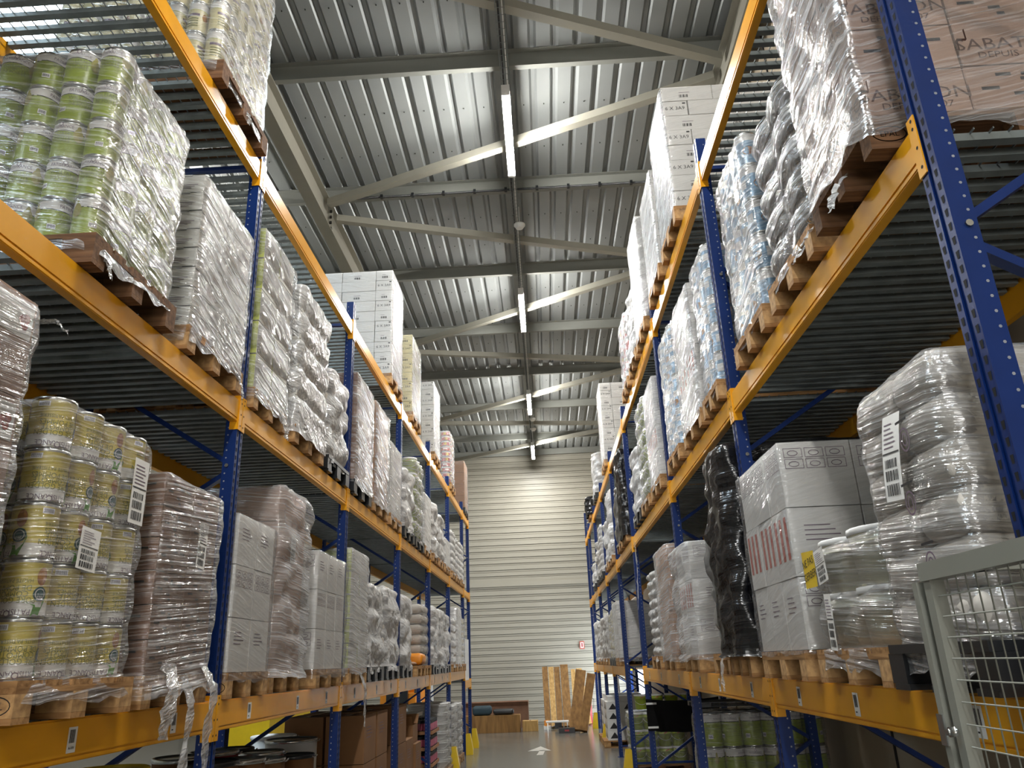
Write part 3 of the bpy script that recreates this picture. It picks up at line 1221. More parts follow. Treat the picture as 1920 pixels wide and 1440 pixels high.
# unseen glowing door panel, added behind the camera to light the lower levels
m_fill = emis('added fill light panel', (1.0, 0.98, 0.95), 1.2)
mb = MB()
mb.box(-2.6, 2.2, -7.985, -7.97, .02, 4.2, m_fill)
d = struct('fill_panel', mb)
d['label'] = 'added glowing door panel at the near end of the aisle, unseen fill light'
mb = MB()
for x0, x1 in ((-2.72, -2.6), (2.2, 2.32)):
    mb.box(x0, x1, -7.99, -7.93, 0, 4.32, m_purl)
mb.box(-2.6, 2.2, -7.99, -7.93, 4.201, 4.32, m_purl)
mb.obj('door_frame', d)  # frame round the added fill panel

# white arrow painted on the floor
m_paint = mat('white floor paint', rgb('c9c6be'), 0.5, var=0.15, vscale=8)
mb = MB()
zf = .002
mb.poly([(-.36, 18.0, zf), (-.22, 18.0, zf), (-.18, 18.9, zf), (-.30, 18.9, zf)], m_paint)
mb.poly([(-.57, 18.8, zf), (-.05, 18.8, zf), (-.29, 19.75, zf)], m_paint)
tag(mb.obj('floor_arrow'), 'white arrow painted on the aisle floor pointing at the end wall', 'arrow')

# small red and white sign on the end wall
t = thing('fire_sign', 'small red bordered fire notice on the end wall cladding', 'sign', (1.11, WALL_Y - .03, 2.2))
mb = MB()
mb.box(-.075, .075, 0, .012, 0, .24, M_REDS)
mb.obj('board', t)
mb = MB()
mb.box(-.05, .05, -.003, -.0005, .03, .21, M_PAPER)
mb.box(-.02, .02, -.005, -.0035, .06, .19, M_REDP)
mb.obj('notice_face', t)
# ------------------------------------------------------------------ racks
_RK = {}


def post_mesh(h, sgn, front=True):
    key = ('post', h, sgn, front)
    if key in _RK:
        return _RK[key]
    mb = MB()
    # local: front face at x=0 looking towards +x*sgn ; body goes back
    def bx(x0, x1, y0, y1, z0, z1, mt):
        xa, xb = sorted((x0 * sgn, x1 * sgn))
        mb.box(xa, xb, y0, y1, z0, z1, mt)
    bx(-.075, -.008, -.05, .05, .006, h, M_BLU)
    bx(-.008, 0, -.05, -.012, .006, h, M_BLU)
    bx(-.008, 0, .012, .05, .006, h, M_BLU)
    z = .1
    e = .0008
    while z < h - .06:
        for y in (-.031, .031):
            q = [(e * sgn, y - .006, z), (e * sgn, y + .006, z), (e * sgn, y + .009, z + .026), (e * sgn, y - .009, z + .026)]
            mb.poly(q if sgn > 0 else q[::-1], M_HOLE)
        # pin holes in the two side faces: pale patches, light through them painted on
        for y, s in ((-.05 - e, -1), (.05 + e, 1)):
            c = (-.055 * sgn, y, z + .01)
            mb.poly([(c[0] + .0055 * math.cos(a), y, c[2] + .0055 * math.sin(a)) for a in [i * PI / 3 for i in range(6)]], M_HOLEL)
        z += .05
    me = mb.mesh('post')
    _RK[key] = me
    return me


def upright_frame(side, y, h, label, guard=False, hrear=None):
    sgn = 1 if side == 'L' else -1
    x0 = XL if side == 'L' else XR
    t = thing('upright_frame', label, 'rack frame', (x0, y, 0))
    link('post', post_mesh(h, sgn), t)
    link('post', post_mesh(hrear or h, -sgn), t, (-DEPTH * sgn, 0, 0))
    for xx in (-.04, -DEPTH + .04):
        mb = MB()
        mb.box(xx * sgn - .07, xx * sgn + .07, -.06, .06, 0, .006, M_BLU)
        mb.obj('base_plate', t)
    xf, xr = -.045 * sgn, (-DEPTH + .045) * sgn
    zf = .45
    while zf < h - .3:
        for zr in (zf - .665, zf + .665):
            if .05 < zr < h:
                mb = MB()
                mb.bar((xf, -.02 if zr > zf else .02, zf + (.02 if zr > zf else -.02)), (xr, -.02 if zr > zf else .02, zr), .03, .045, M_BLU, up=(0, 1, 0))
                mb.obj('brace', t)
        mb = MB()
        mb.tube([(xf, -.058, zf), (xf, .058, zf)], .012, 8, M_RIM)
        mb.obj('bolt', t)
        zf += 1.33
    for zh in (h - .25, .2):
        mb = MB()
        mb.bar((xf, 0, zh), (xr, 0, zh), .03, .045, M_BLU, up=(0, 1, 0))
        mb.obj('strut', t)
    if guard:
        mb = MB()
        k = 0.012
        q = [(.16, 0), (.16, .10), (.09, .52), (.03, .58)]
        a, b = .02, .085
        for s in (-1, 1):
            pts = [(.005, s * .085, 0), (.16, s * .085, 0), (.16, s * .085, .10), (.10, s * .085, .42), (.005, s * .085, .42)]
            pts2 = [(p[0], p[1] - s * .008, p[2]) for p in pts]
            P1 = [(p[0] * sgn, p[1], p[2]) for p in pts]
            P2 = [(p[0] * sgn, p[1], p[2]) for p in pts2]
            mb.poly(P1, M_YELP)
            mb.poly(P2[::-1], M_YELP)
            for i in range(5):
                j = (i + 1) % 5
                mb.poly([P1[i], P1[j], P2[j], P2[i]], M_YELP)
        xa, xb = sorted((.152 * sgn, .16 * sgn))
        mb.box(xa, xb, -.077, .077, 0, .10, M_YELP)
        kk = len(mb.v)
        A, B_ = (.16 * sgn, .10), (.10 * sgn, .42)
        mb.poly([(A[0], -.077, A[1]), (A[0], .077, A[1]), (B_[0], .077, B_[1]), (B_[0], -.077, B_[1])], M_YELP)
        g = mb.obj('post_guard', None, (x0, y, 0))
        tag(g, 'yellow steel foot guard before the %s frame of the %s' % (label.split()[0], RN[side]), 'post guard')
    return t


def beam_body(L, h, sgn):
    key = ('beam', round(L, 3), h, sgn)
    if key in _RK:
        return _RK[key]
    mb = MB()

    def bx(x0, x1, z0, z1):
        xa, xb = sorted((x0 * sgn, x1 * sgn))
        mb.box(xa, xb, -L / 2, L / 2, z0, z1, M_YEL)
    bx(-.048, -.006, -h, 0)
    bx(-.006, 0, -h + .026, -.008)       # raised face with a step along the lower edge
    bx(-.006, -.002, -h + .004, -h + .018)
    me = mb.mesh('box_section')
    _RK[key] = me
    return me


def conn_mesh(h, end, sgn):
    key = ('conn', h, end, sgn)
    if key in _RK:
        return _RK[key]
    mb = MB()

    def bx(x0, x1, y0, y1, z0, z1, mt):
        xa, xb = sorted((x0 * sgn, x1 * sgn))
        mb.box(xa, xb, y0, y1, z0, z1, mt)
    ya, yb = sorted((0, end * .047))
    bx(.002, .007, ya, yb, -h - .05, .028, M_YEL)
    ya, yb = sorted((-end * .004, -end * .0005))
    bx(-.05, .002, ya, yb, -h - .05, .028, M_YEL)
    for z in (-h - .02, -h / 2 - .02, -.02, .012):
        yy = end * .03
        mb.poly([(.0078 * sgn, yy + .007 * math.cos(a), z + .007 * math.sin(a)) for a in [i * PI / 3 for i in range(6)]], M_HOLE)
    me = mb.mesh('end_connector')
    _RK[key] = me
    return me


def crossbeam(side, rear, lv, ya, yb, label, labels=0, dz=0.0):
    sgn = (1 if side == 'L' else -1) * (-1 if rear else 1)
    x0 = (XL if side == 'L' else XR) - (0 if not rear else DEPTH * (1 if side == 'L' else -1))
    L = yb - ya - .104
    t = thing('rack_crossbeam', label, 'rack beam', (x0, (ya + yb) / 2, TOPS[lv] + dz))
    h = BH[lv]
    link('box_section', beam_body(L, h, sgn), t)
    for e in (-1, 1):
        link('end_connector', conn_mesh(h, e, sgn), t, (0, e * L / 2, 0))
    for q in range(labels):
        y = -L / 2 + L * (q + .5) / labels + .1 * (q % 2)
        M = Matrix(((0, 0, sgn, .0012 * sgn), (sgn, 0, 0, y), (0, 1, 0, -h + .035), (0, 0, 0, 1)))
        o = ship_label(t, M, .062, .095, q + int(ya * 10), 'bin_label', small=True, word='A1301' if side == 'L' and q == 1 and ya < 2 else None)
    return t


_DK = {}


def deck_mesh(L):
    key = round(L, 2)
    if key in _DK:
        return _DK[key]
    mb = MB()
    n = int(L / .096)
    p = L / n
    D = DEPTH - .12
    for i in range(n):
        y = -L / 2 + (i + .5) * p
        mb.box(-DEPTH / 2 + .012, DEPTH / 2 - .012, y - .02, y + .02, .0004, .002, M_GALVD)
        mb.box(-D / 2, D / 2, y - .02, y + .02, -.028, .0003, M_GALVD)
    x = -D / 2 + .03
    while x < D / 2:
        mb.box(x - .002, x + .002, -L / 2, L / 2, .0021, .0029, M_GALV)
        mb.box(x - .002, x + .002, -L / 2, L / 2, -.004, .0002, M_GALV)
        x += .066
    me = mb.mesh('deck_grating')
    _DK[key] = me
    return me


RN = {'L': 'left rack', 'R': 'right rack'}
LN = ['low', 'middle', 'top']
ORD = ['before the camera', 'first', 'second', 'third', 'fourth', 'fifth', 'sixth', 'seventh', 'eighth', 'ninth', 'tenth']
HT = {('L', 7): 6.25, ('R', 9): 6.2}
for side, YY in (('L', YL), ('R', YR)):
    sg = 1 if side == 'L' else -1
    for i, y in enumerate(YY):
        if y < 0:
            continue
        lab = '%s blue upright frame of the %s, counted along the aisle' % (ORD[i + 1] if side == 'L' else ORD[i], RN[side])
        gd = (side == 'L' and i >= 5) or (side == 'R' and i in (5, 7, 9))
        hh = HT.get((side, i), 5.62)
        upright_frame(side, y, hh, lab, gd)
    for i in range(len(YY) - 1):
        a, b = YY[i], YY[i + 1]
        if a < 0:
            continue
        for lv in range(3):
            dz = 0.0
            if side == 'R' and lv == 0 and i == 4:
                continue
            if side == 'L' and lv == 0 and i == 6:
                dz = -.22
            pl = '%s bay of the %s' % (ORD[i + 1], RN[side])
            crossbeam(side, False, lv, a, b, 'yellow aisle-side beam on the %s level, %s' % (LN[lv], pl), 3 if lv == 0 and (b < 16) else 0, dz)
            crossbeam(side, True, lv, a, b, 'yellow rear beam on the %s level, %s' % (LN[lv], pl), 0, dz)
            x0 = XL if side == 'L' else XR
            o = link('deck_grating', deck_mesh(b - a - .12), None, (x0 - sg * DEPTH / 2, (a + b) / 2, TOPS[lv] + dz))
            tag(o, 'galvanised steel deck grating on the %s level, %s' % (LN[lv], pl), 'rack deck')
# ------------------------------------------------------------------ loads on the racks
SEED = [10]


def load(side, lv, y0, y1, ztop, label, pal, near, build, films=(), front=None, name='wrapped_pallet', cat='pallet load', group=None, base=None, depth=1.2, epal=0, pw=None, skirt=None):
    """one pallet with what it carries; y0..y1 along the aisle, ztop the height of its top"""
    sgn = 1 if side == 'L' else -1
    fx = front if front is not None else (-1.88 if side == 'L' else 1.27)
    zb = (TOPS[lv] if base is None else base) + .003
    t = thing(name, label, cat, (fx - sgn * depth / 2, (y0 + y1) / 2, zb), group=group)
    SEED[0] += 1
    UFLIP[0] = sgn
    sd = SEED[0]
    b = (y1 - y0) / 2
    ph = 0
    if pal:
        ph = .150 if pal == 'black' else .144
        o = add_pallet(t, pal, near, sgn, epal, w=min(2 * b, .8))
        if depth != 1.2:
            o.scale = (depth / 1.2, o.scale[1], 1)
    H = ztop - zb - ph
    a = depth / 2
    build(t, a, b, ph, H, sd, sgn, films)
    return t


def B_tins(style, h, r=.1, fm=None, inset=.03, **fk):
    def go(t, a, b, z0, H, sd, sgn, _):
        nl = max(1, int(round(H / h)))
        fill_tins(t, style, a - inset, b - inset, z0 + .002, H / nl, nl, sd, r)
        d = dict(lh=H / nl, lw=2 * r, bulge=.016, nzamp=.008, N=96, R=56, r=.06)
        d.update(fk)
        film(t, fm or F_CLEAR, a - inset + .008, b - inset + .008, z0, z0 + H + .01, sd, **d)
    return go


def B_cart(mt, h, xs, ys, fm=None, prints=None, tape=None, alt=False, inset=.012, **fk):
    def go(t, a, b, z0, H, sd, sgn, _):
        nl = max(1, int(round(H / h)))
        xx = list(xs) if sgn > 0 else list(xs)[::-1]
        fill_cartons(t, a - inset, b - inset, z0 + .002, H / nl, nl, mt, xx, ys, (lambda k, i, j: prints(k, i, j, len(xx), sgn)) if prints else None, tape, sd, .003, alt)
        if fm:
            d = dict(nzamp=.006, N=80, R=44, r=.025, off=.008)
            d.update(fk)
            d['off'] = d.get('bulge', 0) + d['nzamp'] * 1.25 + .004
            film(t, fm, a - inset, b - inset, z0, z0 + H + .004, sd, **d)
    return go


def B_sacks(mt, h, fm, inset=.05, nx=3, ny=2, **fk):
    def go(t, a, b, z0, H, sd, sgn, _):
        nl = max(1, int(round(H / h)))
        fill_sacks(t, a - inset, b - inset, z0 + .002, H / nl, nl, mt, sd, nx, ny)
        d = dict(lh=H / nl, bulge=.035, nzamp=.03, nzs=4.5, N=80, R=54, r=.07, off=.02, dome=.03)
        d.update(fk)
        film(t, fm, a - inset, b - inset, z0, z0 + H + .01, sd, **d)
    return go


def B_buck(style, h, r, fm, inset=.02, **fk):
    def go(t, a, b, z0, H, sd, sgn, _):
        nl = max(1, int(round(H / h)))
        fill_buckets(t, style, a - inset, b - inset, z0 + .002, H / nl, nl, sd, r)
        d = dict(lh=H / nl, lw=2 * r, bulge=.03, nzamp=.012, N=96, R=60, r=.10)
        d.update(fk)
        film(t, fm, a - inset + .008, b - inset + .008, z0, z0 + H + .01, sd, **d)
    return go


def pr_3a9(k, i, j, n, sgn):
    o = []
    if i == (n - 1 if sgn > 0 else 0):
        o.append(('3A9' if k % 2 == 0 else 'bar', 'y'))
        o.append(('bar', 'X' if sgn > 0 else 'x'))
    elif k % 2:
        o.append(('bar', 'y'))
    return tuple(o)


def pr_lip(k, i, j, n, sgn):
    return (('lip', 'y'), ('lip', 'X' if sgn > 0 else 'x'))


def pr_icons(k, i, j, n, sgn):
    s = 'X' if sgn > 0 else 'x'
    if k == 1:
        return (('red', s), ('lines', 'y'))
    return (('icons', 'y'), ('icons', s)) if k == 2 else ((('lines', s), ('icons', 'y')) if k == 0 else (('icons', 'y'),))


def pr_lines(k, i, j, n, sgn):
    s = 'X' if sgn > 0 else 'x'
    return (('lines', 'y'), ('icons', s)) if k % 2 else (('lines', s), ('icons', 'y'))


def pr_lime(k, i, j, n, sgn):
    return (('side_lime', 'y'), ('lines', 'X' if sgn > 0 else 'x'))


def pr_word(k, i, j, n, sgn):
    s = 'X' if sgn > 0 else 'x'
    return (('word', 'y'), ('word', s)) if (k + i) % 2 == 0 else (('scribble', 'y'), ('scribble', s))


def pr_scrib(k, i, j, n, sgn):
    return (('scribble', 'y'), ('scribble', 'X' if sgn > 0 else 'x'))


def pr_cherry(k, i, j, n, sgn):
    return (('cherry', 'X' if sgn > 0 else 'x'),) if k % 2 == 0 else ()


def face_mat(t, sgn, fx, y, z, lean=0.0, out=.03):
    """placement of a label on the aisle face of load t; y grows along the aisle from the load's middle"""
    a = .6
    if sgn > 0:
        M = Matrix(((0, 0, 1, a + out), (1, 0, 0, y), (0, 1, 0, z), (0, 0, 0, 1)))
    else:
        M = Matrix(((0, 0, -1, -a - out), (-1, 0, 0, y), (0, 1, 0, z), (0, 0, 0, 1)))
    return M @ Matrix.Rotation(lean, 4, 'Z')


C3 = (.48, .48, .24)
# ---- left rack, low level
t = load('L', 0, 1.78, 2.60, 3.24, 'cherry cartons under film on the left rack, cut by the picture edge', 'wood', True, B_cart(M_CARP, .19, (1, 1, 1), (1, 1), F_CLEAR, pr_cherry, aisle=F_PULL, pinch=[(.15 + .19 * q, .012) for q in range(1, 8)], nzamp=.016))
film_tail(t, [(.58, .36, 1.42), (.62, .46, 1.46), (.63, .52, 1.44)], .05, 3)
t = load('L', 0, 2.79, 3.59, 2.955, 'wrapped pale yellow apple compote tins stacked upside down on the lowest beam', 'wood', True, B_tins('yellow', .215, .083, F_CLEAR, skirt=.085, flare=.02), epal=1, front=-1.86)
ship_label(t, face_mat(t, 1, 0, .18, .80, out=-.005), .13, .30, 3)
ship_label(t, face_mat(t, 1, 0, -.16, .56, -.06, out=-.005), .14, .17, 5)
t = load('L', 0, 3.70, 4.40, 2.845, 'brown printed cartons tightly wrapped, with a torn white label and hanging film', 'wood', True, B_cart(M_CARD, .16, (1, 1, 1), (1, 1), F_CLEAR, pr_scrib, aisle=F_PULL, nzamp=.018, skirt=.09, flare=.04, jag=.06), front=-1.87)
ship_label(t, face_mat(t, 1, 0, .02, .68, -.05, .02), .11, .24, 9)
film_tail(t, [(.60, -.12, .20), (.66, -.16, .08), (.66, -.20, -.02), (.655, -.22, -.14)], .15, 5)
film_tail(t, [(.60, .06, .14), (.66, .05, .0), (.66, .02, -.2), (.66, -.02, -.42)], .07, 6)
film_tail(t, [(.60, .28, .20), (.67, .30, .06), (.66, .26, -.14), (.66, .27, -.32)], .14, 8)
t = load('L', 0, 4.76, 5.45, 2.835, 'three big white cartons high, wrapped, just behind the second blue post of the left rack', 'wood', True, B_cart(M_CARW, .32, (1, 1, 1), (1, 1), F_THIN, pr_lines, nzamp=.007, bulge=.01, lh=.33), front=-1.90, epal=2)
t = load('L', 0, 5.575, 6.24, 3.19, 'tall pinkish brown load bulging under film between two white carton loads', 'wood', True, B_cart(M_CARP, .26, (1, 1), (1, 1), F_HAZY, None, nzamp=.03, lh=.26, bulge=.02, skirt=.05, flare=.02), front=-1.93)
ship_label(t, face_mat(t, 1, 0, -.05, .92, 0, .0), .12, .22, 12)
t = load('L', 0, 6.48, 7.38, 2.83, 'white cartons with rounded bulging edge, three high, before the third blue post', 'wood', True, B_cart(M_CARW, .31, (1, 1, 1), (1, 1, 1), F_THIN, pr_lines, nzamp=.012, lh=.32, bulge=.02))
t = load('L', 0, 7.56, 8.30, 3.0, 'grey and lime edged carton stack on the lowest left beam, film hanging below', 'wood', True, B_cart(M_CARG, .22, (1, 1, 1), (1, 1), F_HAZY, pr_lime, nzamp=.012), front=-1.87)
film_tail(t, [(.60, .10, .10), (.65, .12, -.05), (.65, .10, -.22), (.65, .13, -.40)], .11, 14)
bagw = dict(nzamp=.05, nzs=3.6, lh=.3, bulge=.03, N=72, R=40)
for (y0, y1, zt, lb) in ((8.42, 9.24, 2.75, 'lumpy white bag load beside the lime edged cartons on the lowest beam'), (9.37, 10.22, 2.80, 'lumpy white bag load, middle one of three alike, before the fourth blue post'), (10.44, 11.18, 2.80, 'lumpy white bag load just beyond the fourth blue post, beside the small pallet')):
    load('L', 0, y0, y1, zt, lb, 'black', False, B_sacks(M_SACK, .2, F_SILV, **bagw))
load('L', 0, 12.18, 12.98, 2.78, 'bare white sacks stacked six high behind the small pallet with the yellow bag', 'wood', False, B_sacks(M_SACK, .155, F_CLEAR, nzamp=.012, lh=.155, bulge=.03))
for q, (y0, y1, zt) in enumerate(((13.22, 13.95, 2.82), (14.02, 14.78, 2.82), (14.85, 15.6, 2.80))):
    load('L', 0, y0, y1, zt, 'lumpy white bag load, %s in the fifth bay, lowest beam of the left rack' % ('first', 'second', 'third')[q], 'black', False, B_sacks(M_SACK, .2, F_SILV, **bagw))
load('L', 0, 15.95, 16.7, 2.78, 'white tub stacks under film in the sixth bay, lowest beam of the left rack', 'wood', False, B_buck('white', .14, .15, F_MILK))
load('L', 0, 16.82, 17.6, 3.02, 'tall plain white carton load between two tub stacks, lowest beam of the left rack', 'wood', False, B_cart(M_CARW, .3, (1, 1), (1, 1), F_MILK))
load('L', 0, 17.7, 18.45, 2.86, 'cream tins under film at the far end of the lowest beam of the left rack', 'wood', False, B_tins('cream', .15, .1, F_HAZY))
# ---- left rack, middle level
t = load('L', 1, 2.80, 3.56, 4.745, 'shrink-wrapped lime green pear compote tins with white bands, high on the left rack', 'dark', True, B_tins('lime', .21, .076, F_CLEARD, skirt=.08, flare=.02, jag=.06), front=-1.86)
film_tail(t, [(.59, -.30, .10), (.62, -.28, .02), (.63, -.27, -.03)], .05, 21)
t = load('L', 1, 3.76, 4.54, 4.68, 'pale grey cartons with dark curved print lines beside the lime green pear tins', 'wood', True, B_cart(M_CARG, .125, (1, 1, 1), (1, 1), F_CLEARD, pr_lip, skirt=.08, jag=.05, nzamp=.012))
film_tail(t, [(.60, .30, .12), (.63, .33, .02), (.63, .34, -.05)], .07, 23)
t = load('L', 1, 4.78, 5.46, 4.935, 'lime edged cartons under glossy film just behind the second blue post, middle level', 'wood', True, B_cart(M_CARG, .25, (1, 1), (1, 1), F_CLEARD, pr_lime, pinch=[(.15 + .25 * q, .03) for q in range(1, 5)], nzamp=.014, skirt=.09, jag=.07), front=-1.89)
film_tail(t, [(.60, .22, .12), (.63, .26, .02), (.63, .27, -.06)], .08, 25)
load('L', 1, 5.64, 6.44, 4.915, 'grey film covered cartons of five uneven layers, middle level of the left rack', 'wood', True, B_cart(M_CARG, .24, (1, 1), (1, 1), F_SILV, None, pinch=[(.15 + .245 * q, .035) for q in range(1, 5)], nzamp=.02))
load('L', 1, 6.60, 7.34, 4.57, 'short lumpy silver wrapped bag load before the third blue post, middle level', 'black', False, B_sacks(M_SACK, .2, F_SILV, **bagw))
load('L', 1, 7.58, 8.36, 4.87, 'brown cardboard box load with film, first of two beyond the third post', 'black', False, B_cart(M_CARD, 1.1, (1,), (1,), F_CLEARD, None, nzamp=.014))
load('L', 1, 8.50, 9.30, 4.86, 'brown cardboard box load with film, second of two beyond the third post', 'wood', False, B_cart(M_CARB, 1.1, (1,), (1,), F_CLEARD, None, nzamp=.014))
load('L', 1, 9.45, 10.22, 4.63, 'pale wrapped carton load before the fourth blue post, middle level of the left rack', 'wood', False, B_cart(M_CARG, .3, (1, 1), (1, 1), F_HAZY))
load('L', 1, 10.48, 11.28, 4.55, 'lumpy white bag load beyond the fourth post on the middle level, before the lime buckets', 'black', False, B_sacks(M_SACK, .2, F_SILV, **bagw))
load('L', 1, 11.42, 12.22, 4.93, 'lime green buckets under film in the fourth bay, middle level of the left rack', 'black', False, B_buck('lime', .24, .13, F_HAZY))
load('L', 1, 12.28, 12.98, 4.55, 'white wrapped carton load right after the lime buckets, middle level', 'wood', False, B_cart(M_CARW, .3, (1, 1), (1, 1), F_MILK))
for q, (y0, y1, zt) in enumerate(((13.24, 13.98, 4.6), (14.05, 14.80, 4.52))):
    load('L', 1, y0, y1, zt, 'lumpy white bag load, %s in the fifth bay, middle level, left rack' % ('first', 'second')[q], 'wood', False, B_sacks(M_SACK, .17, F_SILV, **bagw))
load('L', 1, 14.9, 15.65, 4.2, 'low white covered load ending the fifth bay, middle level of the left rack', 'wood', False, B_cart(M_CARW, .3, (1, 1), (1, 1), F_MILK))
for q, (y0, y1, zt) in enumerate(((15.98, 16.72, 4.55), (16.82, 17.55, 4.5), (17.65, 18.4, 4.52))):
    load('L', 1, y0, y1, zt, 'white tub stack under film in the sixth bay, %s from the post, middle level' % ('first', 'second', 'third')[q], 'wood', False, B_buck('white', .14, .17, F_MILK))
# ---- left rack, top level
load('L', 2, 1.95, 2.90, 7.2, 'crumpled grey wrapped load on the top deck of the left rack, seen through the grating', 'wood', False, B_sacks(M_SACK, .25, F_GREY, **bagw))
t = load('L', 2, 3.74, 4.58, 7.05, 'cream coloured tins under film on a dark pallet, top left beam', 'dark', True, B_tins('cream', .24, .065, F_CLEARD, skirt=.09, jag=.06), front=-1.86)
film_tail(t, [(.60, .02, .08), (.63, .0, .0), (.63, -.02, -.05)], .05, 31)
load('L', 2, 9.36, 10.16, 7.06, 'tall stack of flat white 6 X 3A9 cartons, alone in its bay, left top level', 'wood', True, B_cart(M_CARW, .15, C3, (1, 1), F_THIN, pr_3a9, aisle=True))
load('L', 2, 11.0, 11.84, 6.80, 'yellowish tall carton load on the top level, between two white 6 X 3A9 stacks', 'wood', False, B_cart(M_TCRM, .15, C3, (1, 1), F_CLEARD, pr_3a9))
load('L', 2, 13.38, 14.2, 6.88, 'white 6 X 3A9 carton stack beside the red tin trays, left top level', 'wood', False, B_cart(M_CARW, .15, C3, (1, 1), F_THIN, pr_3a9, aisle=True))
load('L', 2, 15.92, 16.75, 6.68, 'trays of red labelled tins under film, far along the top level of the left rack', 'wood', False, B_tins('red', .12, .1, F_HAZY))
load('L', 2, 18.8, 19.6, 6.72, 'brown cardboard carton stack at the far end of the top level, left rack', 'black', False, B_cart(M_CARB, .3, (1, 1), (1, 1), F_CLEAR, None, M_TAPE))
# ---- right rack, low level
t = load('R', 0, 2.33, 3.0, 2.80, 'wrapped white paper sacks with a hanging barcode label, beside the mesh gate', 'black', True, B_sacks(M_SACK, .145, F_PULL, inset=.03, nzamp=.016, lh=.145, bulge=.012, skirt=.09, jag=.04, N=110, R=70), front=1.235)
ship_label(t, face_mat(t, -1, 0, .06, .62, -.10, .02), .135, .30, 41, curl=-.03)
mb = MB()
for i in range(12):
    mb.v.append((-.601, .02 + .022 * math.cos(i * PI / 6), .085 + .032 * math.sin(i * PI / 6)))
mb.face(range(11, -1, -1), mb.m(M_YELP))
mb.obj('round_sticker', t)
for q in range(4):
    mb = MB()
    c = Vector((-.635, -.14 - .05 * (q % 2), .18 + q * .2))
    ring2(mb, c, (0, -1, 0), (0, 0, 1), .034, .040, .006, M_LOGO)
    ring2(mb, c, (0, -1, 0), (0, 0, 1), .018, .022, .005, M_LOGO)
    mb.box(-.636, -.6352, c.y - .04, c.y + .04, c.z + .06, c.z + .068, M_INK)
    mb.obj('printed_mark', t)
t = load('R', 0, 3.10, 3.90, 2.36, 'pale round tubs two layers high, with a yellow warning sticker under the film', 'wood', True, B_buck('pale', .23, .2, F_PULL, skirt=.09, nzamp=.014, jag=.06, bulge=.06), epal=2)
mb = MB()
q0 = Matrix.Rotation(.25, 4, 'Z')
M = face_mat(t, -1, 0, .36, .42, .12, .012)
mb.poly([M @ Vector(p) for p in ((0, 0, 0), (.16, -.02, 0), (.19, .14, 0), (.02, .17, 0))], M_YELP)
put_text(mb, 'NE PAS', .05, M @ Vector((.09, .09, .0015)), M.to_3x3() @ Vector((1, 0, 0)), M.to_3x3() @ Vector((0, 1, 0)), M_INK)
put_text(mb, 'GERBER', .05, M @ Vector((.09, .03, .0015)), M.to_3x3() @ Vector((1, 0, 0)), M.to_3x3() @ Vector((0, 1, 0)), M_INK)
mb.obj('warning_sticker', t)
ship_label(t, face_mat(t, -1, 0, .17, .42, .12, .014), .13, .15, 43)
ship_label(t, face_mat(t, -1, 0, .16, .14, -.06, .012), .08, .24, 44)
load('R', 0, 4.02, 4.90, 2.935, 'big white cartons three high with red print bars and small pictograms, wrapped', 'wood', True, B_cart(M_CARW, .345, (1, 1, 1), (1, 1, 1), F_THIN, pr_icons, nzamp=.008, skirt=.02, lh=.35, bulge=.008), front=1.26)
load('R', 0, 5.20, 5.74, 3.24, 'tall column of cartons wrapped in black film, on the lowest beam of the right rack', 'wood', True, B_cart(M_BLK, .35, (1, 1), (1, 1), F_BLACK, None, nzamp=.045, nzs=3.2, lh=.36, bulge=.03, skirt=.03, taper=.02), front=1.27)
t = load('R', 0, 5.92, 6.48, 2.98, 'smoky grey and black wrapped load leaning beside the tall black column', 'wood', True, B_sacks(M_SACK, .3, F_GREY, inset=.10, nzamp=.07, nzs=3.0, lh=.5, bulge=.05, skirt=.06, jag=.1), front=1.30)
film_tail(t, [(-.60, -.20, .22), (-.64, -.22, .10), (-.65, -.20, -.02), (-.65, -.22, -.12)], .06, 47)
load('R', 0, 6.95, 7.66, 2.83, 'white carton load with faint red print before the third blue post of the right rack', 'wood', True, B_cart(M_CARW, .34, (1, 1), (1, 1), F_HAZY, pr_icons, nzamp=.025, lh=.34, bulge=.03))
t = load('R', 0, 8.16, 9.05, 2.985, 'brown topped carton load with grey film flap, first beyond the third post', 'wood', False, B_cart(M_CARB, .24, (1, 1), (1, 1), F_HAZY, None, M_TAPE, nzamp=.02))
load('R', 0, 9.25, 10.1, 2.86, 'crinkled silver wrapped sacks in many thin layers, at the end of the lowest beam', 'wood', False, B_sacks(M_SACK, .12, F_SILV, nzamp=.04, nzs=5, lh=.11, bulge=.05, N=72, R=60))
load('R', 0, 14.55, 15.6, 2.86, 'plain white carton block far along the lowest level, beyond the gap without beam', 'wood', False, B_cart(M_CARW, .37, (1, 1, 1), (1, 1), F_HAZY), pw=1)
for q, (y0, y1, zt) in enumerate(((15.72, 16.4, 2.8), (16.45, 17.05, 2.75))):
    load('R', 0, y0, y1, zt, 'cream tins under bright film in the sixth bay, %s from the white block' % ('first', 'second')[q], 'black', False, B_tins('cream', .16, .1, F_HAZY))
for q, (y0, y1) in enumerate(((17.3, 18.1), (18.2, 19.0), (19.1, 19.8), (20.1, 20.9), (21.1, 21.9))):
    load('R', 0, y0, y1, 2.80 - .03 * (q % 2), 'silver wrapped bag load near the end wall, %s after the cream tins, lowest level' % ('first', 'second', 'third', 'fourth', 'fifth')[q], 'wood', False, B_sacks(M_SACK, .17, F_SILV, **bagw))
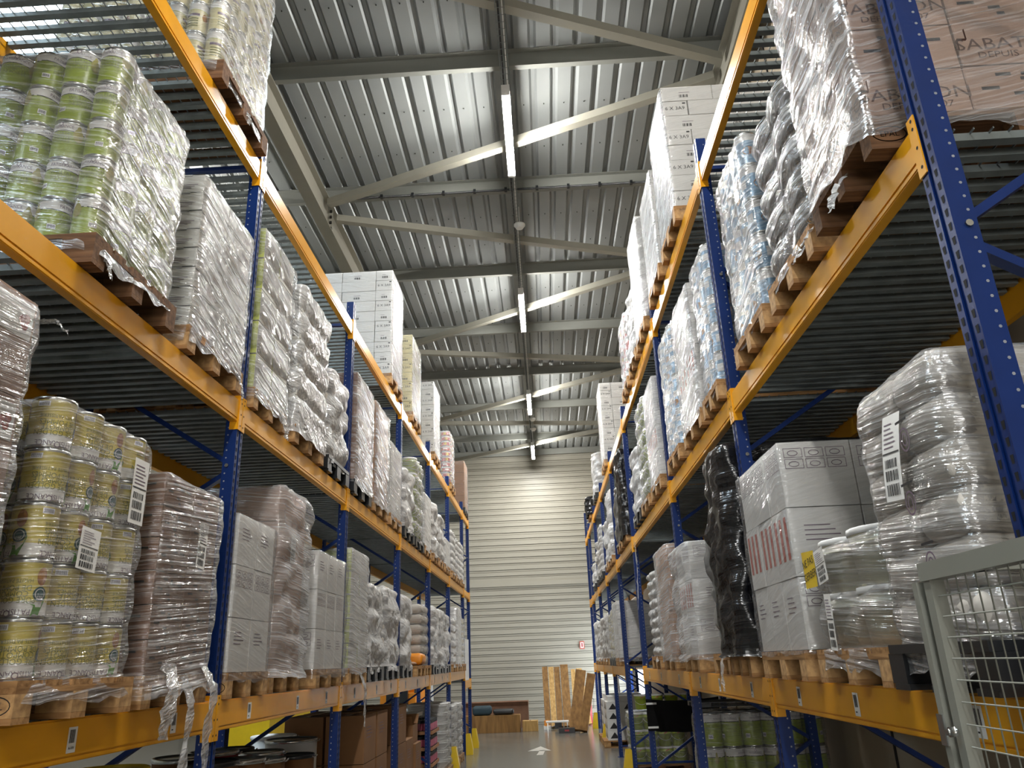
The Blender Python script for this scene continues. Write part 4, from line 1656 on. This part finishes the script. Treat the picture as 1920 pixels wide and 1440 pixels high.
# ---- right rack, middle level
t = load('R', 1, 2.33, 2.93, 5.12, 'brown printed sacks and cartons tightly wrapped, behind the big blue post', 'dark', True, B_cart(M_CARP, .20, (1, 1, 1), (1, 1), F_CLEARD, pr_word, nzamp=.022, skirt=.09, jag=.06, flare=.02, pinch=[(.15 + .2 * q, .012) for q in range(1, 7)]), front=1.24, epal=2)
ship_label(t, Matrix(((1, 0, 0, .28), (0, 0, -1, -.352), (0, 1, 0, .62), (0, 0, 0, 1))), .16, .085, 51, small=True)
film_tail(t, [(-.60, -.05, .06), (-.66, -.06, -.02), (-.68, -.07, -.10)], .08, 53)
film_tail(t, [(-.60, .34, .06), (-.66, .36, -.02), (-.68, .40, -.07)], .09, 55)
load('R', 1, 3.06, 3.74, 4.62, 'grey metal buckets in five rings wrapped in wavy film, high on the right rack', 'wood', True, B_buck('metal', .185, .165, F_CLEARD, skirt=.06, bulge=.05, nzamp=.014, inset=.02))
load('R', 1, 3.88, 4.55, 4.86, 'sky blue labelled tins in five layers under film, before the second post', 'wood', True, B_tins('blue', .235, .066, F_CLEARD, skirt=.06))
load('R', 1, 5.09, 5.62, 4.80, 'narrow pale blue tins load half hidden by the second blue post, middle level', 'wood', True, B_tins('blue', .235, .066, F_HAZY))
load('R', 1, 5.72, 6.50, 4.78, 'plain white carton load in three tiers with small print, middle level of the right rack', 'wood', True, B_cart(M_CARW, .27, (1, 1), (1, 1), F_CLEARD, pr_icons, nzamp=.012))
load('R', 1, 6.76, 7.48, 4.90, 'white wrapped tins with blue labels before the third post, middle level', 'wood', False, B_tins('blue', .18, .1, F_HAZY))
load('R', 1, 7.98, 8.78, 4.80, 'white carton load with red lower band just beyond the third post, middle level', 'wood', False, B_cart(M_CARW, .3, (1, 1), (1, 1), F_HAZY, pr_icons))
load('R', 1, 8.95, 9.75, 4.92, 'lime green buckets with red marks under film, middle level of the right rack', 'wood', False, B_buck('lime', .2, .13, F_HAZY))
load('R', 1, 9.9, 10.7, 4.55, 'lumpy silver load spreading over its pallet after the lime green buckets', 'black', False, B_sacks(M_SACK, .2, F_SILV, **bagw))
load('R', 1, 11.85, 12.45, 5.0, 'tall thin black wrapped column just beyond the wide bay, middle level', 'wood', False, B_cart(M_BLK, .4, (1, 1), (1,), F_BLACK, None, nzamp=.03))
load('R', 1, 12.6, 13.4, 4.6, 'lower smoky black covered load beside the thin black column, middle level', 'wood', False, B_sacks(M_SACKB, .3, F_GREY, nzamp=.06, nzs=3, lh=.4, bulge=.03))
load('R', 1, 14.55, 15.35, 4.95, 'tall bright silver bag load after the black covered loads, middle level', 'wood', False, B_sacks(M_SACK, .2, F_SILV, **bagw))
load('R', 1, 15.5, 16.3, 4.5, 'short bright silver bag load behind the tall silver one, middle level', 'wood', False, B_sacks(M_SACK, .2, F_SILV, **bagw))
load('R', 1, 17.4, 18.2, 4.75, 'white tub stacks under film far along the middle level of the right rack', 'black', False, B_buck('white', .14, .17, F_MILK))
load('R', 1, 18.4, 19.2, 4.5, 'silver bag load beside the far white tubs, middle level of the right rack', 'black', False, B_sacks(M_SACK, .2, F_SILV, **bagw))
load('R', 1, 20.1, 20.9, 4.2, 'last low silver wrapped load on the middle level, before the end wall', 'black', False, B_sacks(M_SACK, .2, F_SILV, **bagw))
# ---- right rack, top level
load('R', 2, 5.74, 6.54, 6.80, 'tall stack of flat white cartons marked 6 X 3A9 nearest on the right top level', 'wood', True, B_cart(M_CARW, .155, C3, (1, 1), F_THIN, pr_3a9, aisle=True, alt=True))
load('R', 2, 6.74, 7.52, 6.62, 'white carton stack right behind the first 6 X 3A9 stack, before the third post', 'wood', True, B_cart(M_CARW, .155, C3, (1, 1), F_THIN, pr_3a9, aisle=True))
load('R', 2, 7.98, 8.78, 6.85, 'white wrapped carton stack just beyond the third post, top level of the right rack', 'wood', True, B_cart(M_CARW, .3, (1, 1), (1, 1), F_SILV))
load('R', 2, 8.9, 9.7, 6.40, 'lower lumpy white load between carton stack and red tins, right top level', 'wood', False, B_sacks(M_SACK, .2, F_SILV, **bagw))
load('R', 2, 9.92, 10.72, 6.52, 'red labelled tins under film on the top level of the right rack', 'wood', False, B_tins('red', .19, .1, F_CLEARD))
load('R', 2, 14.55, 15.38, 7.10, 'tall white 6 X 3A9 carton stack with dark strap, far along the right top level', 'wood', False, B_cart(M_CARW, .15, C3, (1, 1), F_CLEAR, pr_3a9))
load('R', 2, 17.7, 18.5, 6.50, 'white wrapped bag load on black pallet near the end wall, right top level', 'black', False, B_sacks(M_SACK, .15, F_SILV, **bagw))
load('R', 2, 20.3, 21.0, 5.95, 'small black wrapped bundle last on the top level of the right rack', 'wood', False, B_cart(M_BLK, .4, (1,), (1,), F_BLACK, None, nzamp=.05))

# strips of film left on the rack
t = thing('hanging_film_strip', 'long strip of torn pale film hanging down the blue post at the beam gap', 'film', (1.285, 10.9, 3.39))
film_tail(t, [(0, 0, 0), (.01, .05, -.3), (0, .12, -.6), (-.01, .2, -.9)], .07, 61, 'torn_strip')
# ------------------------------------------------------------------ things on the floor and low down
def simple(name, label, cat, mb, loc, group=None, rotz=0.0):
    o = mb.obj(name, None, loc)
    o.rotation_euler = (0, 0, rotz)
    return tag(o, label, cat, group)


# mesh gate in front of the near bay of the right rack
t = thing('mesh_gate', 'grey steel wire mesh guard standing in front of the right rack', 'mesh guard', (1.11, 2.33, 0))
GT = 2.105


def gate_panel(t, dx, dy, L, pitch_, horiz, off):
    u = Vector((dx, dy, 0))
    w = Vector((dy, -dx, 0))
    for q in ((.028, L - .028) if off == 0 else (L - .028,)):
        mb = MB()
        c = u * q + w * off
        mb.bar((c.x, c.y, .012), (c.x, c.y, GT - .05), .04, .04, M_STEELG)
        mb.obj('upright', t)
    mb = MB()
    a, b = w * off, u * L + w * off
    mb.bar((a.x, a.y, GT - .025), (b.x, b.y, GT - .025), .05, .05, M_STEELG)
    mb.obj('top_rail', t)
    mb = MB()
    a, b = u * .056 + w * off, u * (L - .056) + w * off
    mb.bar((a.x, a.y, .15), (b.x, b.y, .15), .04, .04, M_STEELG)
    mb.obj('bottom_rail', t)
    mb = MB()
    q = .056 + pitch_
    while q < L - .06:
        c = u * q + w * off
        mb.tube([(c.x, c.y, .17), (c.x, c.y, GT - .05)], .0022, 5, M_STEELG)
        q += pitch_
    z = .25
    while z < GT - .06:
        a, b = u * .054 + w * (off + .006), u * (L - .054) + w * (off + .006)
        mb.tube([(a.x, a.y, z), (b.x, b.y, z)], .0022, 5, M_STEELG)
        z += horiz
    mb.obj('wire_mesh', t)


gate_panel(t, 0, -1, 1.3, .05, .055, 0)
gate_panel(t, 1, 0, 1.15, .05, .055, .27)
mb = MB()
mb.bar((0, .04, .012), (0, .04, GT - .05), .03, .05, M_STEELG)
mb.obj('hinge_post', t)
mb = MB()
mb.tube([(-.028, -.028, 1.66), (-.045, -.028, 1.66)], .013, 12, M_RIM)
mb.tube([(-.045, -.028, 1.66), (-.052, -.028, 1.66)], .008, 12, M_RIM)
mb.obj('bolt', t)
mb = MB()
mb.box(-.03, -.018, .03, .062, 1.62, 1.70, M_RIM)
mb.obj('hinge', t)

# ---- left, drums at floor level seen under the lowest beam
_DR = {}


def drum(name, label, x, y, r, h, body, lid, z=0.0, group=None):
    t = thing(name, label, 'drum', (x, y, z), group=group)
    mb = MB()
    mb.lathe([(r * .97, 0), (r, .01), (r, h * .3), (r * 1.015, h * .32), (r, h * .34), (r, h * .68), (r * 1.015, h * .7), (r, h * .72), (r, h - .03)], 22, body)
    mb.obj('drum_body', t)
    mb = MB()
    mb.lathe([(r * 1.02, h - .03), (r * 1.04, h - .025), (r * 1.04, h - .005), (r * 1.0, h), (r * .95, h - .012)], 22, lid)
    mb.obj('lid', t)
    mb = MB()
    mb.tube([(r * 1.05, -.05, h - .02), (r * 1.06, .02, h - .03), (r * 1.05, .08, h - .02)], .006, 6, M_RIM)
    mb.obj('clasp', t)
    return t


for x, y, r, h, bd, ld, nm, lb in (
        (-2.18, 5.30, .17, 1.36, M_CARS, M_BLK, 'fibre_drum', 'brown fibre drum with black lid, first behind the second post under the left rack'),
        (-2.58, 5.75, .18, 1.35, M_CARS, M_RIM, 'fibre_drum', 'brown fibre drum with grey lid, rear one just behind the second post'),
        (-2.18, 5.80, .17, 1.32, M_CARS, M_RIM, 'fibre_drum', 'brown fibre drum with grey lid on the aisle side of the group'),
        (-2.62, 6.42, .18, 1.32, M_REDP, M_RIM, 'plastic_drum', 'red drum with pale lid, nearest of the red ones under the left rack'),
        (-2.20, 6.30, .17, 1.27, M_CARS, M_RIM, 'fibre_drum', 'brown fibre drum beside the nearest red drum, aisle side'),
        (-2.40, 6.85, .18, 1.27, M_REDP, M_RIM, 'plastic_drum', 'red drum in the middle of the group before the third post'),
        (-2.78, 7.20, .18, 1.27, M_REDP, M_BLK, 'plastic_drum', 'red drum with dark lid, rearmost of the red ones'),
        (-2.25, 7.25, .17, 1.20, M_CARS, M_BLK, 'fibre_drum', 'brown fibre drum with dark lid close to the third post'),
        (-2.5, 7.95, .24, 1.27, M_WHT, M_RIM, 'plastic_drum', 'white drum just behind the third blue post under the left rack'),
        (-2.84, 8.44, .22, 1.27, M_WHT, M_WHT, 'plastic_drum', 'white drum with white lid between red drums and brown cartons')):
    drum(nm, lb, x, y, r, h, bd, ld)
drum('plastic_drum', 'dark drum with yellow lid at the bottom picture edge under the tins', -2.3, 4.28, .2, 1.44, M_BLK, M_YELP)

# ---- left, brown cartons
cm = {}
rr = random.Random(4)


def carton_thing(x, y, z, lx, ly, lz, mt, label, group=None, rot=0.0, open_=False, pr=()):
    t = thing('cardboard_box', label, 'box', (x, y, z), rot, group)
    if open_:
        mb = MB()
        mb.box(-lx / 2, lx / 2, -ly / 2, ly / 2, 0, lz, mt, skip='t')
        mb.box(-lx / 2 + .004, lx / 2 - .004, -ly / 2 + .004, ly / 2 - .004, .004, lz - .001, mt, skip='t')
        mb.obj('box_body', t)
        for s in (-1, 1):
            mb = MB()
            mb.poly([(-lx / 2, s * ly / 2, lz), (lx / 2, s * ly / 2, lz), (lx / 2, s * (ly / 2 + .12), lz + .12), (-lx / 2, s * (ly / 2 + .12), lz + .12)], mt)
            mb.obj('flap', t)
    else:
        link('box_body', carton_mesh(lx, ly, lz, mt, pr, None), t)
        mb = MB()
        mb.box(-.025, .025, -ly / 2 + .003, ly / 2 - .003, lz - .0015, lz - .0005, M_TAPE)
        mb.obj('tape', t)
    return t


n_ = 0
for cx in (-2.18, -2.62):
    for cy, top in ((8.35 + .6 * 1.1, 3), (9.66, 3), (10.95, 3), (11.55, 2)):
        for k in range(top):
            n_ += 1
            carton_thing(cx, cy, k * .47 + .001, .42, .58, .468, M_CARS, 'brown cardboard carton in the shaded stack under the left rack, beside the white drums', 'brown cartons under the left rack', pr=(('lines', 'X'),))
carton_thing(-2.14, 12.1, .001, .40, .5, .42, M_CARS, 'brown carton at floor level on the aisle end of the stack', pr=(('lines', 'X'),))
carton_thing(-2.14, 12.1, .4215, .40, .5, .42, M_CARS, 'brown carton sitting on the end carton, below the open box', pr=(('lines', 'X'),))
carton_thing(-2.2, 12.1, .8425, .42, .42, .24, M_CARS, 'open brown box with raised flaps on top of the carton stack', open_=True)
# trays of pink jars
_J = {}
for k in range(4):
    z0 = .145 + k * .235
    t = thing('jar_tray', 'cardboard tray of pink labelled jars, %s from the floor' % ('lowest', 'second', 'third', 'topmost')[k], 'jar tray', (-2.2, 13.6, z0 if k else .146))
    mb = MB()
    mb.box(-.3, .3, -.4, .4, 0, .006, M_CARB)
    for q in ((-.3, .3, -.4, -.395), (-.3, .3, .395, .4), (-.3, -.295, -.395, .395), (.295, .3, -.395, .395)):
        mb.box(*q, .006, .05, M_CARB)
    mb.obj('tray', t)
    if 'j' not in _J:
        mj = MB()
        mj.lathe([(.07, .0, M_BLK), (.075, .01, M_BLK), (.075, .05, M_PINK), (.075, .15, M_BLK), (.068, .165, M_BLK), (.072, .17, M_BLK), (.072, .205, M_BLK)], 14, M_BLK)
        _J['j'] = mj.mesh('jar')
    for i, j in grid_ring(4, 5):
        link('jar', _J['j'], t, (-.21 + i * .14, -.3 + j * .15, .0065))
t = thing('wooden_pallet', 'wooden pallet under the pink jar trays', 'pallet', (-2.2, 13.6, .001))
add_pallet(t, 'wood', False)
# white bucket stack
for px, py, lab in ((-2.12, 15.28, 'first'), (-2.12, 16.3, 'second'), (-2.12, 17.25, 'third')):
    load('L', 0, py - .38, py + .38, 1.22 if py < 16 else 1.12, 'white plastic buckets in rings at floor level under the left rack, %s stack' % lab, 'wood', False, B_buck('white', .15, .17, F_CLEAR), base=0.0, front=-1.86, depth=.8)
# grey bins behind
for q, (x, y, h, mt_, lab) in enumerate(((-2.55, 14.35, 1.12, M_BUCKG, 'grey lidded plastic bin behind the pink jars'), (-2.72, 12.70, 1.22, M_WHT, 'white bin with blue panel behind the open box'), (-2.95, 17.9, 1.0, M_BUCKG, 'grey bin with pale lid behind the white buckets'))):
    t = thing('storage_bin', lab, 'bin', (x, y, 0.001))
    mb = MB()
    mb.box(-.25, .25, -.28, .28, 0, h - .06, mt_)
    mb.obj('bin_body', t)
    mb = MB()
    mb.box(-.27, .27, -.30, .30, h - .0598, h, M_LAMPB)
    mb.obj('lid', t)
    if q == 1:
        mb = MB()
        mb.box(-.2, .2, -.284, -.2802, h * .7, h * .92, M_BLU)
        mb.obj('panel', t)
# small pallet with a folded yellow bag, on the low beam
t = thing('wooden_pallet', 'small wooden pallet on the low beam carrying the yellow bag', 'pallet', (-2.44, 11.72, TOPS[0] + .0034))
add_pallet(t, 'wood', False)
t = thing('folded_bag', 'crumpled yellow and dark bag lying on the small pallet', 'bag', (-2.1, 11.75, TOPS[0] + .1495))
link('bag_body', sack_mesh(.5, .36, .17, M_ORG, 1), t, (.03, .1, 0))
link('dark_flap', sack_mesh(.3, .3, .16, M_BLK, 2), t, (-.05, -.22, 0))
link('cloth_fold', sack_mesh(.4, .5, .05, M_SACKB, 0), t, (.0, -.0, -.0))
# white sheets standing at the end of the left rack
t = thing('white_sheets', 'white boards standing upright on the last low beam of the left rack', 'boards', (-2.1, 19.3, TOPS[0] - .22 + .0034))
for q in range(3):
    mb = MB()
    mb.box(.12 - q * .05, .15 - q * .05, -.5, .5, 0, .92 - q * .03, M_WHT)
    mb.obj('sheet', t)
# long white profiles leaning
for q in range(2):
    t = MB()
    t.bar((-2.95 - .1 * q, 20.9, .02), (-3.1 - .1 * q, 21.3, 1.75), .06, .03, M_WHT)
    tag(t.obj('white_profile'), 'long white profile leaning behind the end of the left rack, %s of two' % ('front', 'rear')[q], 'profile')

# ---- next aisle behind the left rack
t = thing('yellow_container', 'yellow metal container on legs seen under the left rack across the next aisle', 'container', (-6.6, 19.4, 0))
mb = MB()
mb.box(-.5, .5, -1.6, 1.6, .35, 1.0, M_YELP)
mb.box(-.52, .52, -1.62, 1.62, 1.0, 1.06, M_YELP)
mb.obj('tub', t)
for sx in (-1, 1):
    for sy in (-1, 1):
        mb = MB()
        mb.box(sx * .42 - .06, sx * .42 + .06, sy * 1.4 - .12, sy * 1.4 + .12, 0, .35, M_YELP)
        mb.obj('leg', t)
t = thing('forklift', 'orange forklift parked far behind the left rack', 'forklift', (-4.3, 24.0, 0))
mb = MB()
mb.box(-.5, .5, -.9, .9, .25, 1.15, M_ORG)
mb.box(-.5, .5, .3, .9, 1.15, 1.5, M_ORG)
mb.obj('chassis', t)
mb = MB()
for sx in (-1, 1):
    for y in (-.6, .7):
        mb.bar((sx * .45, y, 1.15 if y < 0 else 1.5), (sx * .45, y * .8, 2.15), .06, .06, M_BLK)
mb.box(-.5, .5, -.6, .65, 2.15, 2.2, M_BLK)
mb.obj('roof_guard', t)
for sx in (-1, 1):
    for y in (-.6, .6):
        mb = MB()
        mb.tube([(sx * .42, y, .27), (sx * .56, y, .27)], .27, 18, M_BLK)
        mb.obj('wheel', t)
mb = MB()
mb.box(-.3, .3, -1.06, -.92, .1, 2.3, M_BLK)
mb.obj('mast', t)
mb = MB()
mb.box(.502, .506, -.2, .2, .6, .95, M_PAPER)
put_text(mb, 'STILL'[0:1], .3, (.507, 0, .66), (0, 1, 0), (0, 0, 1), M_INK)
mb.obj('side_plate', t)
# opposite rack of the next aisle: frames with pale loads
for i, y in enumerate((5.0, 7.8, 10.6, 13.4)):
    upf = thing('upright_frame', 'blue upright frame across the next aisle, %s from the camera' % ORD[i + 1], 'rack frame', (-8.2, y, 0))
    link('post', post_mesh(5.62, 1), upf)
    link('post', post_mesh(5.62, -1), upf, (-1.1, 0, 0))
    for zz in (.5, 1.8, 3.1):
        mb = MB()
        mb.bar((-.05, 0, zz), (-1.05, 0, zz + 1.2), .03, .045, M_BLU, up=(0, 1, 0))
        mb.obj('brace', upf)
for i, (y, mt_) in enumerate(((6.4, M_WHT), (9.2, M_WHT), (12.0, M_CARW))):
    t = thing('wrapped_pallet', 'white crate stack across the next aisle, %s seen under the left rack' % ORD[i + 1], 'pallet load', (-8.8, y, .001))
    add_pallet(t, 'wood', False)
    for k in range(4):
        for s in (-1, 1):
            link('carton', carton_mesh(1.1, .38, .38, mt_, (), None), t, (0, s * .195, .146 + k * .38))

# ---- right, floor level
for i in range(3):
    pass
t = load('R', 0, 7.98, 8.6, 1.35, 'lime green tins with white bands stacked at floor level under the right rack', 'wood', True, B_tins('lime', .295, .095, None or F_CLEAR, nzamp=.004, skirt=0, jag=0), base=0.0, front=1.40)
t = thing('plastic_pallet', 'black plastic pallet lying on top of the floor level lime tins', 'pallet', (2.0, 8.32, 1.40))
o = add_pallet(t, 'black', False)
o.scale = (1, .6, .3)
mb = MB()
n0 = 8
for i in range(n0 + 1):
    for j in range(13):
        x = j / 12 * 1.0
        mb.v.append((x, .012 * nz(i * .7, j * .9, 2), -.40 * i / n0 - .03 * math.sin(PI * j / 12) + .012 * nz(j * .8, i * .5, 5)))
mi = mb.m(mat('black tarpaulin', rgb('060607'), 0.7, spec=.15, bump=.4, bscale=9))
K = 13 * (n0 + 1)
mb.v += [(x, y + .006, z) for x, y, z in mb.v]
for i in range(n0):
    for j in range(12):
        mb.face((i * 13 + j, (i + 1) * 13 + j, (i + 1) * 13 + j + 1, i * 13 + j + 1), mi, True)
        mb.face((K + i * 13 + j, K + i * 13 + j + 1, K + (i + 1) * 13 + j + 1, K + (i + 1) * 13 + j), mi, True)
t = thing('hanging_tarpaulin', 'black sheet hung across the rack frame below the end of the lowest beam', 'tarpaulin', (1.31, 11.50, 1.33))
mb.obj('sheet', t)
for q in (0, 1):
    mb = MB()
    mb.box(.0, .14, -.025, -.018, -.07 - q * .30, -.045 - q * .30, M_LAMPB)
    mb.obj('pale_strap', t)
t = load('R', 0, 14.55, 15.35, .97, 'lime green buckets with white lids on a floor pallet beyond the gap', 'dark', True, B_buck('lime', .265, .13, F_CLEAR, nzamp=.004, skirt=0, jag=0), base=0.0, front=1.33, depth=1.0)
for i in range(4):
    bt = thing('bucket', 'loose lime green bucket on top of the bucket pallet, %s from the aisle' % ORD[i + 1], 'bucket', (1.62 + i * .27, 14.95, 1.005))
    link('bucket_body', bucket_mesh('lime', .125, .25), bt)
for q, y in enumerate((19.3, 20.47)):
    t = thing('crate_stack', 'white perforated plastic crates stacked on a pallet near the aisle end, %s' % ('front stack', 'rear stack')[q], 'crates', (1.75, y, .001))
    add_pallet(t, 'wood', False)
    for k in range(4):
        mb = MB()
        z = .146 + k * .2
        mb.box(-.5, .5, -.38, .38, z, z + .198, M_WHT)
        for s in (-.25, 0, .25):
            mb.poly([(-.5015, s - .08, z + .04), (-.5015, s, z + .17), (-.5015, s + .08, z + .04)], M_INK)
            mb.poly([(s * 1.4 - .1, -.3815, z + .04), (s * 1.4 + .1, -.3815, z + .04), (s * 1.4, -.3815, z + .17)], M_INK)
        mb.obj('crate', t)
    mb = MB()
    mb.box(-.45, .45, -.34, .34, .9465, 1.06, M_WHT)
    mb.obj('covered_top', t)
t = thing('step_ladder', 'white step ladder standing near the end of the right rack', 'ladder', (1.75, 23.0, 0))
t.scale = (1, 1, .92)
for s in (-1, 1):
    mb = MB()
    mb.bar((s * .22, 0, .01), (s * .16, .3, 1.75), .03, .06, M_LAMPB)
    mb.obj('rail', t)
    mb = MB()
    mb.bar((s * .22, .75, .01), (s * .16, .34, 1.75), .03, .04, M_LAMPB)
    mb.obj('rear_leg', t)
for k in range(5):
    mb = MB()
    z = .3 + k * .32
    mb.box(-.2 + k * .008, .2 - k * .008, .3 * z / 1.75 - .04, .3 * z / 1.75 + .06, z, z + .025, M_LAMPB)
    mb.obj('step', t)
mb = MB()
mb.box(-.17, .17, .26, .40, 1.76, 1.79, M_BLK)
mb.obj('top_tray', t)

# ---- at the end wall: long cartons leaning and lying
m_ply = wood_mat('cardboard tube box', rgb('8e6b3f'), rgb('6b4d2c'), (9, 9, 1))
m_board = wood_mat('pale timber board', rgb('c4a066'), rgb('9c7a48'), (14, 14, 1.5))


def plank(label, x0, x1, zt, w, d, mt, y0=24.6, y1=25.6, nm='long_carton'):
    mb = MB()
    mb.bar((x0, y0, .03), (x1, y1, zt), w, d, mt, up=(1, 0, 0)) if False else mb.bar((x0, y0, .035), (x1, y1, zt), d, w, mt, up=(1, 0, 0))
    o = mb.obj(nm)
    return tag(o, label, 'board')


for a in ((-.11, -.14, 1.68, .17, .12, m_ply, 'brown long carton leaning on the end wall, first of the leaning row'),
          (.07, .05, 1.66, .16, .14, m_board, 'pale board leaning beside the first long carton'),
          (.25, .23, 1.66, .17, .12, m_ply, 'brown long carton leaning, third in the row'),
          (.48, .46, 1.72, .24, .13, m_ply, 'widest brown long carton in the middle of the leaning row'),
          (.72, .74, 1.58, .13, .09, m_board, 'pale board with white sticker leaning in the gap'),
          (.88, .90, 1.60, .14, .09, m_board, 'pale board leaning next to the one with the sticker'),
          (1.16, .99, 1.60, .09, .06, m_board, 'thin pale board leaning crosswise behind the tilted cartons')):
    plank(a[6], a[0], a[1], a[2], a[3], a[4], a[5], *((25.3, 26.3) if a[3] < .1 else ()))
plank('brown long carton tilted to the side, behind of the tilted pair', .62, .93, 1.56, .30, .15, m_ply, 23.4, 24.2)
plank('brown long carton tilted to the side, in front of the tilted pair', .84, 1.20, 1.46, .24, .15, m_ply, 22.95, 23.6)
t = carton_thing(-1.95, 24.05, .001, 2.1, .5, .46, m_ply, 'long flat brown carton lying on the floor before the end wall')
t = carton_thing(-1.8, 25.6, .001, 2.2, .5, .62, M_CARD, 'open dark brown box lying behind the flat carton at the end wall', open_=True)
t = carton_thing(-.62, 24.1, .001, .45, .4, .28, m_board, 'small pale wooden box end at the corner of the lying carton')
t = thing('black_bag', 'dark blue and black bags lying on the flat carton', 'bag', (-2.0, 24.05, .4625))
link('bag_body', sack_mesh(.55, .36, .26, mat('dark teal cloth', rgb('16303a'), .6, bump=.4, bscale=9), 1), t, (0, 0, 0))
link('black_part', sack_mesh(.6, .34, .16, M_BLK, 2), t, (.62, .0, 0))
t = thing('power_tool', 'orange and white power tool with cable on the floor at the end wall', 'tool', (-.1, 24.35, .001))
mb = MB()
mb.box(-.14, .06, -.1, .1, 0, .10, M_WHT)
mb.box(-.12, .0, -.08, .08, .10, .24, M_ORG)
mb.obj('motor', t)
mb = MB()
mb.tube([(.06, 0, .05), (.25, .05, .12), (.3, .1, .02), (.5, .15, .015)], .012, 6, M_BLK)
mb.obj('cable', t)
t = thing('tile_saw', 'low white metal tool stand in front of the leaning cartons', 'tool stand', (.18, 23.9, .001))
mb = MB()
mb.box(-.35, .3, -.2, .2, .22, .25, M_LAMPB)
mb.obj('table', t)
for sx in (-.3, .26):
    for sy in (-.17, .17):
        mb = MB()
        mb.box(sx - .015, sx + .015, sy - .015, sy + .015, 0, .2195, M_RIM)
        mb.obj('leg', t)
mb = MB()
mb.box(-.1, .1, -.1, .1, .05, .2195, M_BLK)
mb.obj('motor_box', t)
t = thing('black_case', 'flat black tool case with red handle at the foot of the cartons', 'case', (.40, 23.05, .001))
mb = MB()
mb.box(-.22, .22, -.14, .14, 0, .13, M_BLK)
mb.obj('shell', t)
mb = MB()
mb.box(-.06, .06, -.155, -.1405, .05, .09, M_REDP)
mb.obj('handle', t)
t = thing('fire_extinguisher', 'red fire extinguisher on the floor behind the tilted cartons', 'extinguisher', (1.18, 25.9, .001))
mb = MB()
mb.lathe([(.08, 0), (.085, .02), (.085, .62), (.06, .70), (.03, .73)], 18, M_REDP)
mb.obj('cylinder_body', t)
mb = MB()
mb.box(-.02, .08, -.02, .02, .7305, .80, M_BLK)
mb.tube([(.06, 0, .78), (.16, 0, .7), (.14, 0, .45)], .01, 6, M_BLK)
mb.obj('valve', t)
# ------------------------------------------------------------------ look of the picture
w = bpy.data.worlds.new('world')
w.use_nodes = True
bg = w.node_tree.nodes['Background']
bg.inputs['Color'].default_value = (0.75, 0.85, 1.0, 1)
bg.inputs['Strength'].default_value = 0.4
SC.world = w
SC.view_settings.view_transform = 'Standard'
SC.view_settings.look = 'None'
SC.view_settings.gamma = 1.0
SC.view_settings.use_curve_mapping = False
SC.view_settings.exposure = 2.36
SC.cycles.transparent_max_bounces = 9
SC.cycles.max_bounces = 5
SC.cycles.adaptive_threshold = 0.05
SC.cycles.diffuse_bounces = 3
SC.cycles.glossy_bounces = 3
SC.cycles.sample_clamp_indirect = 6
SC.cycles.caustics_reflective = False
SC.cycles.caustics_refractive = False
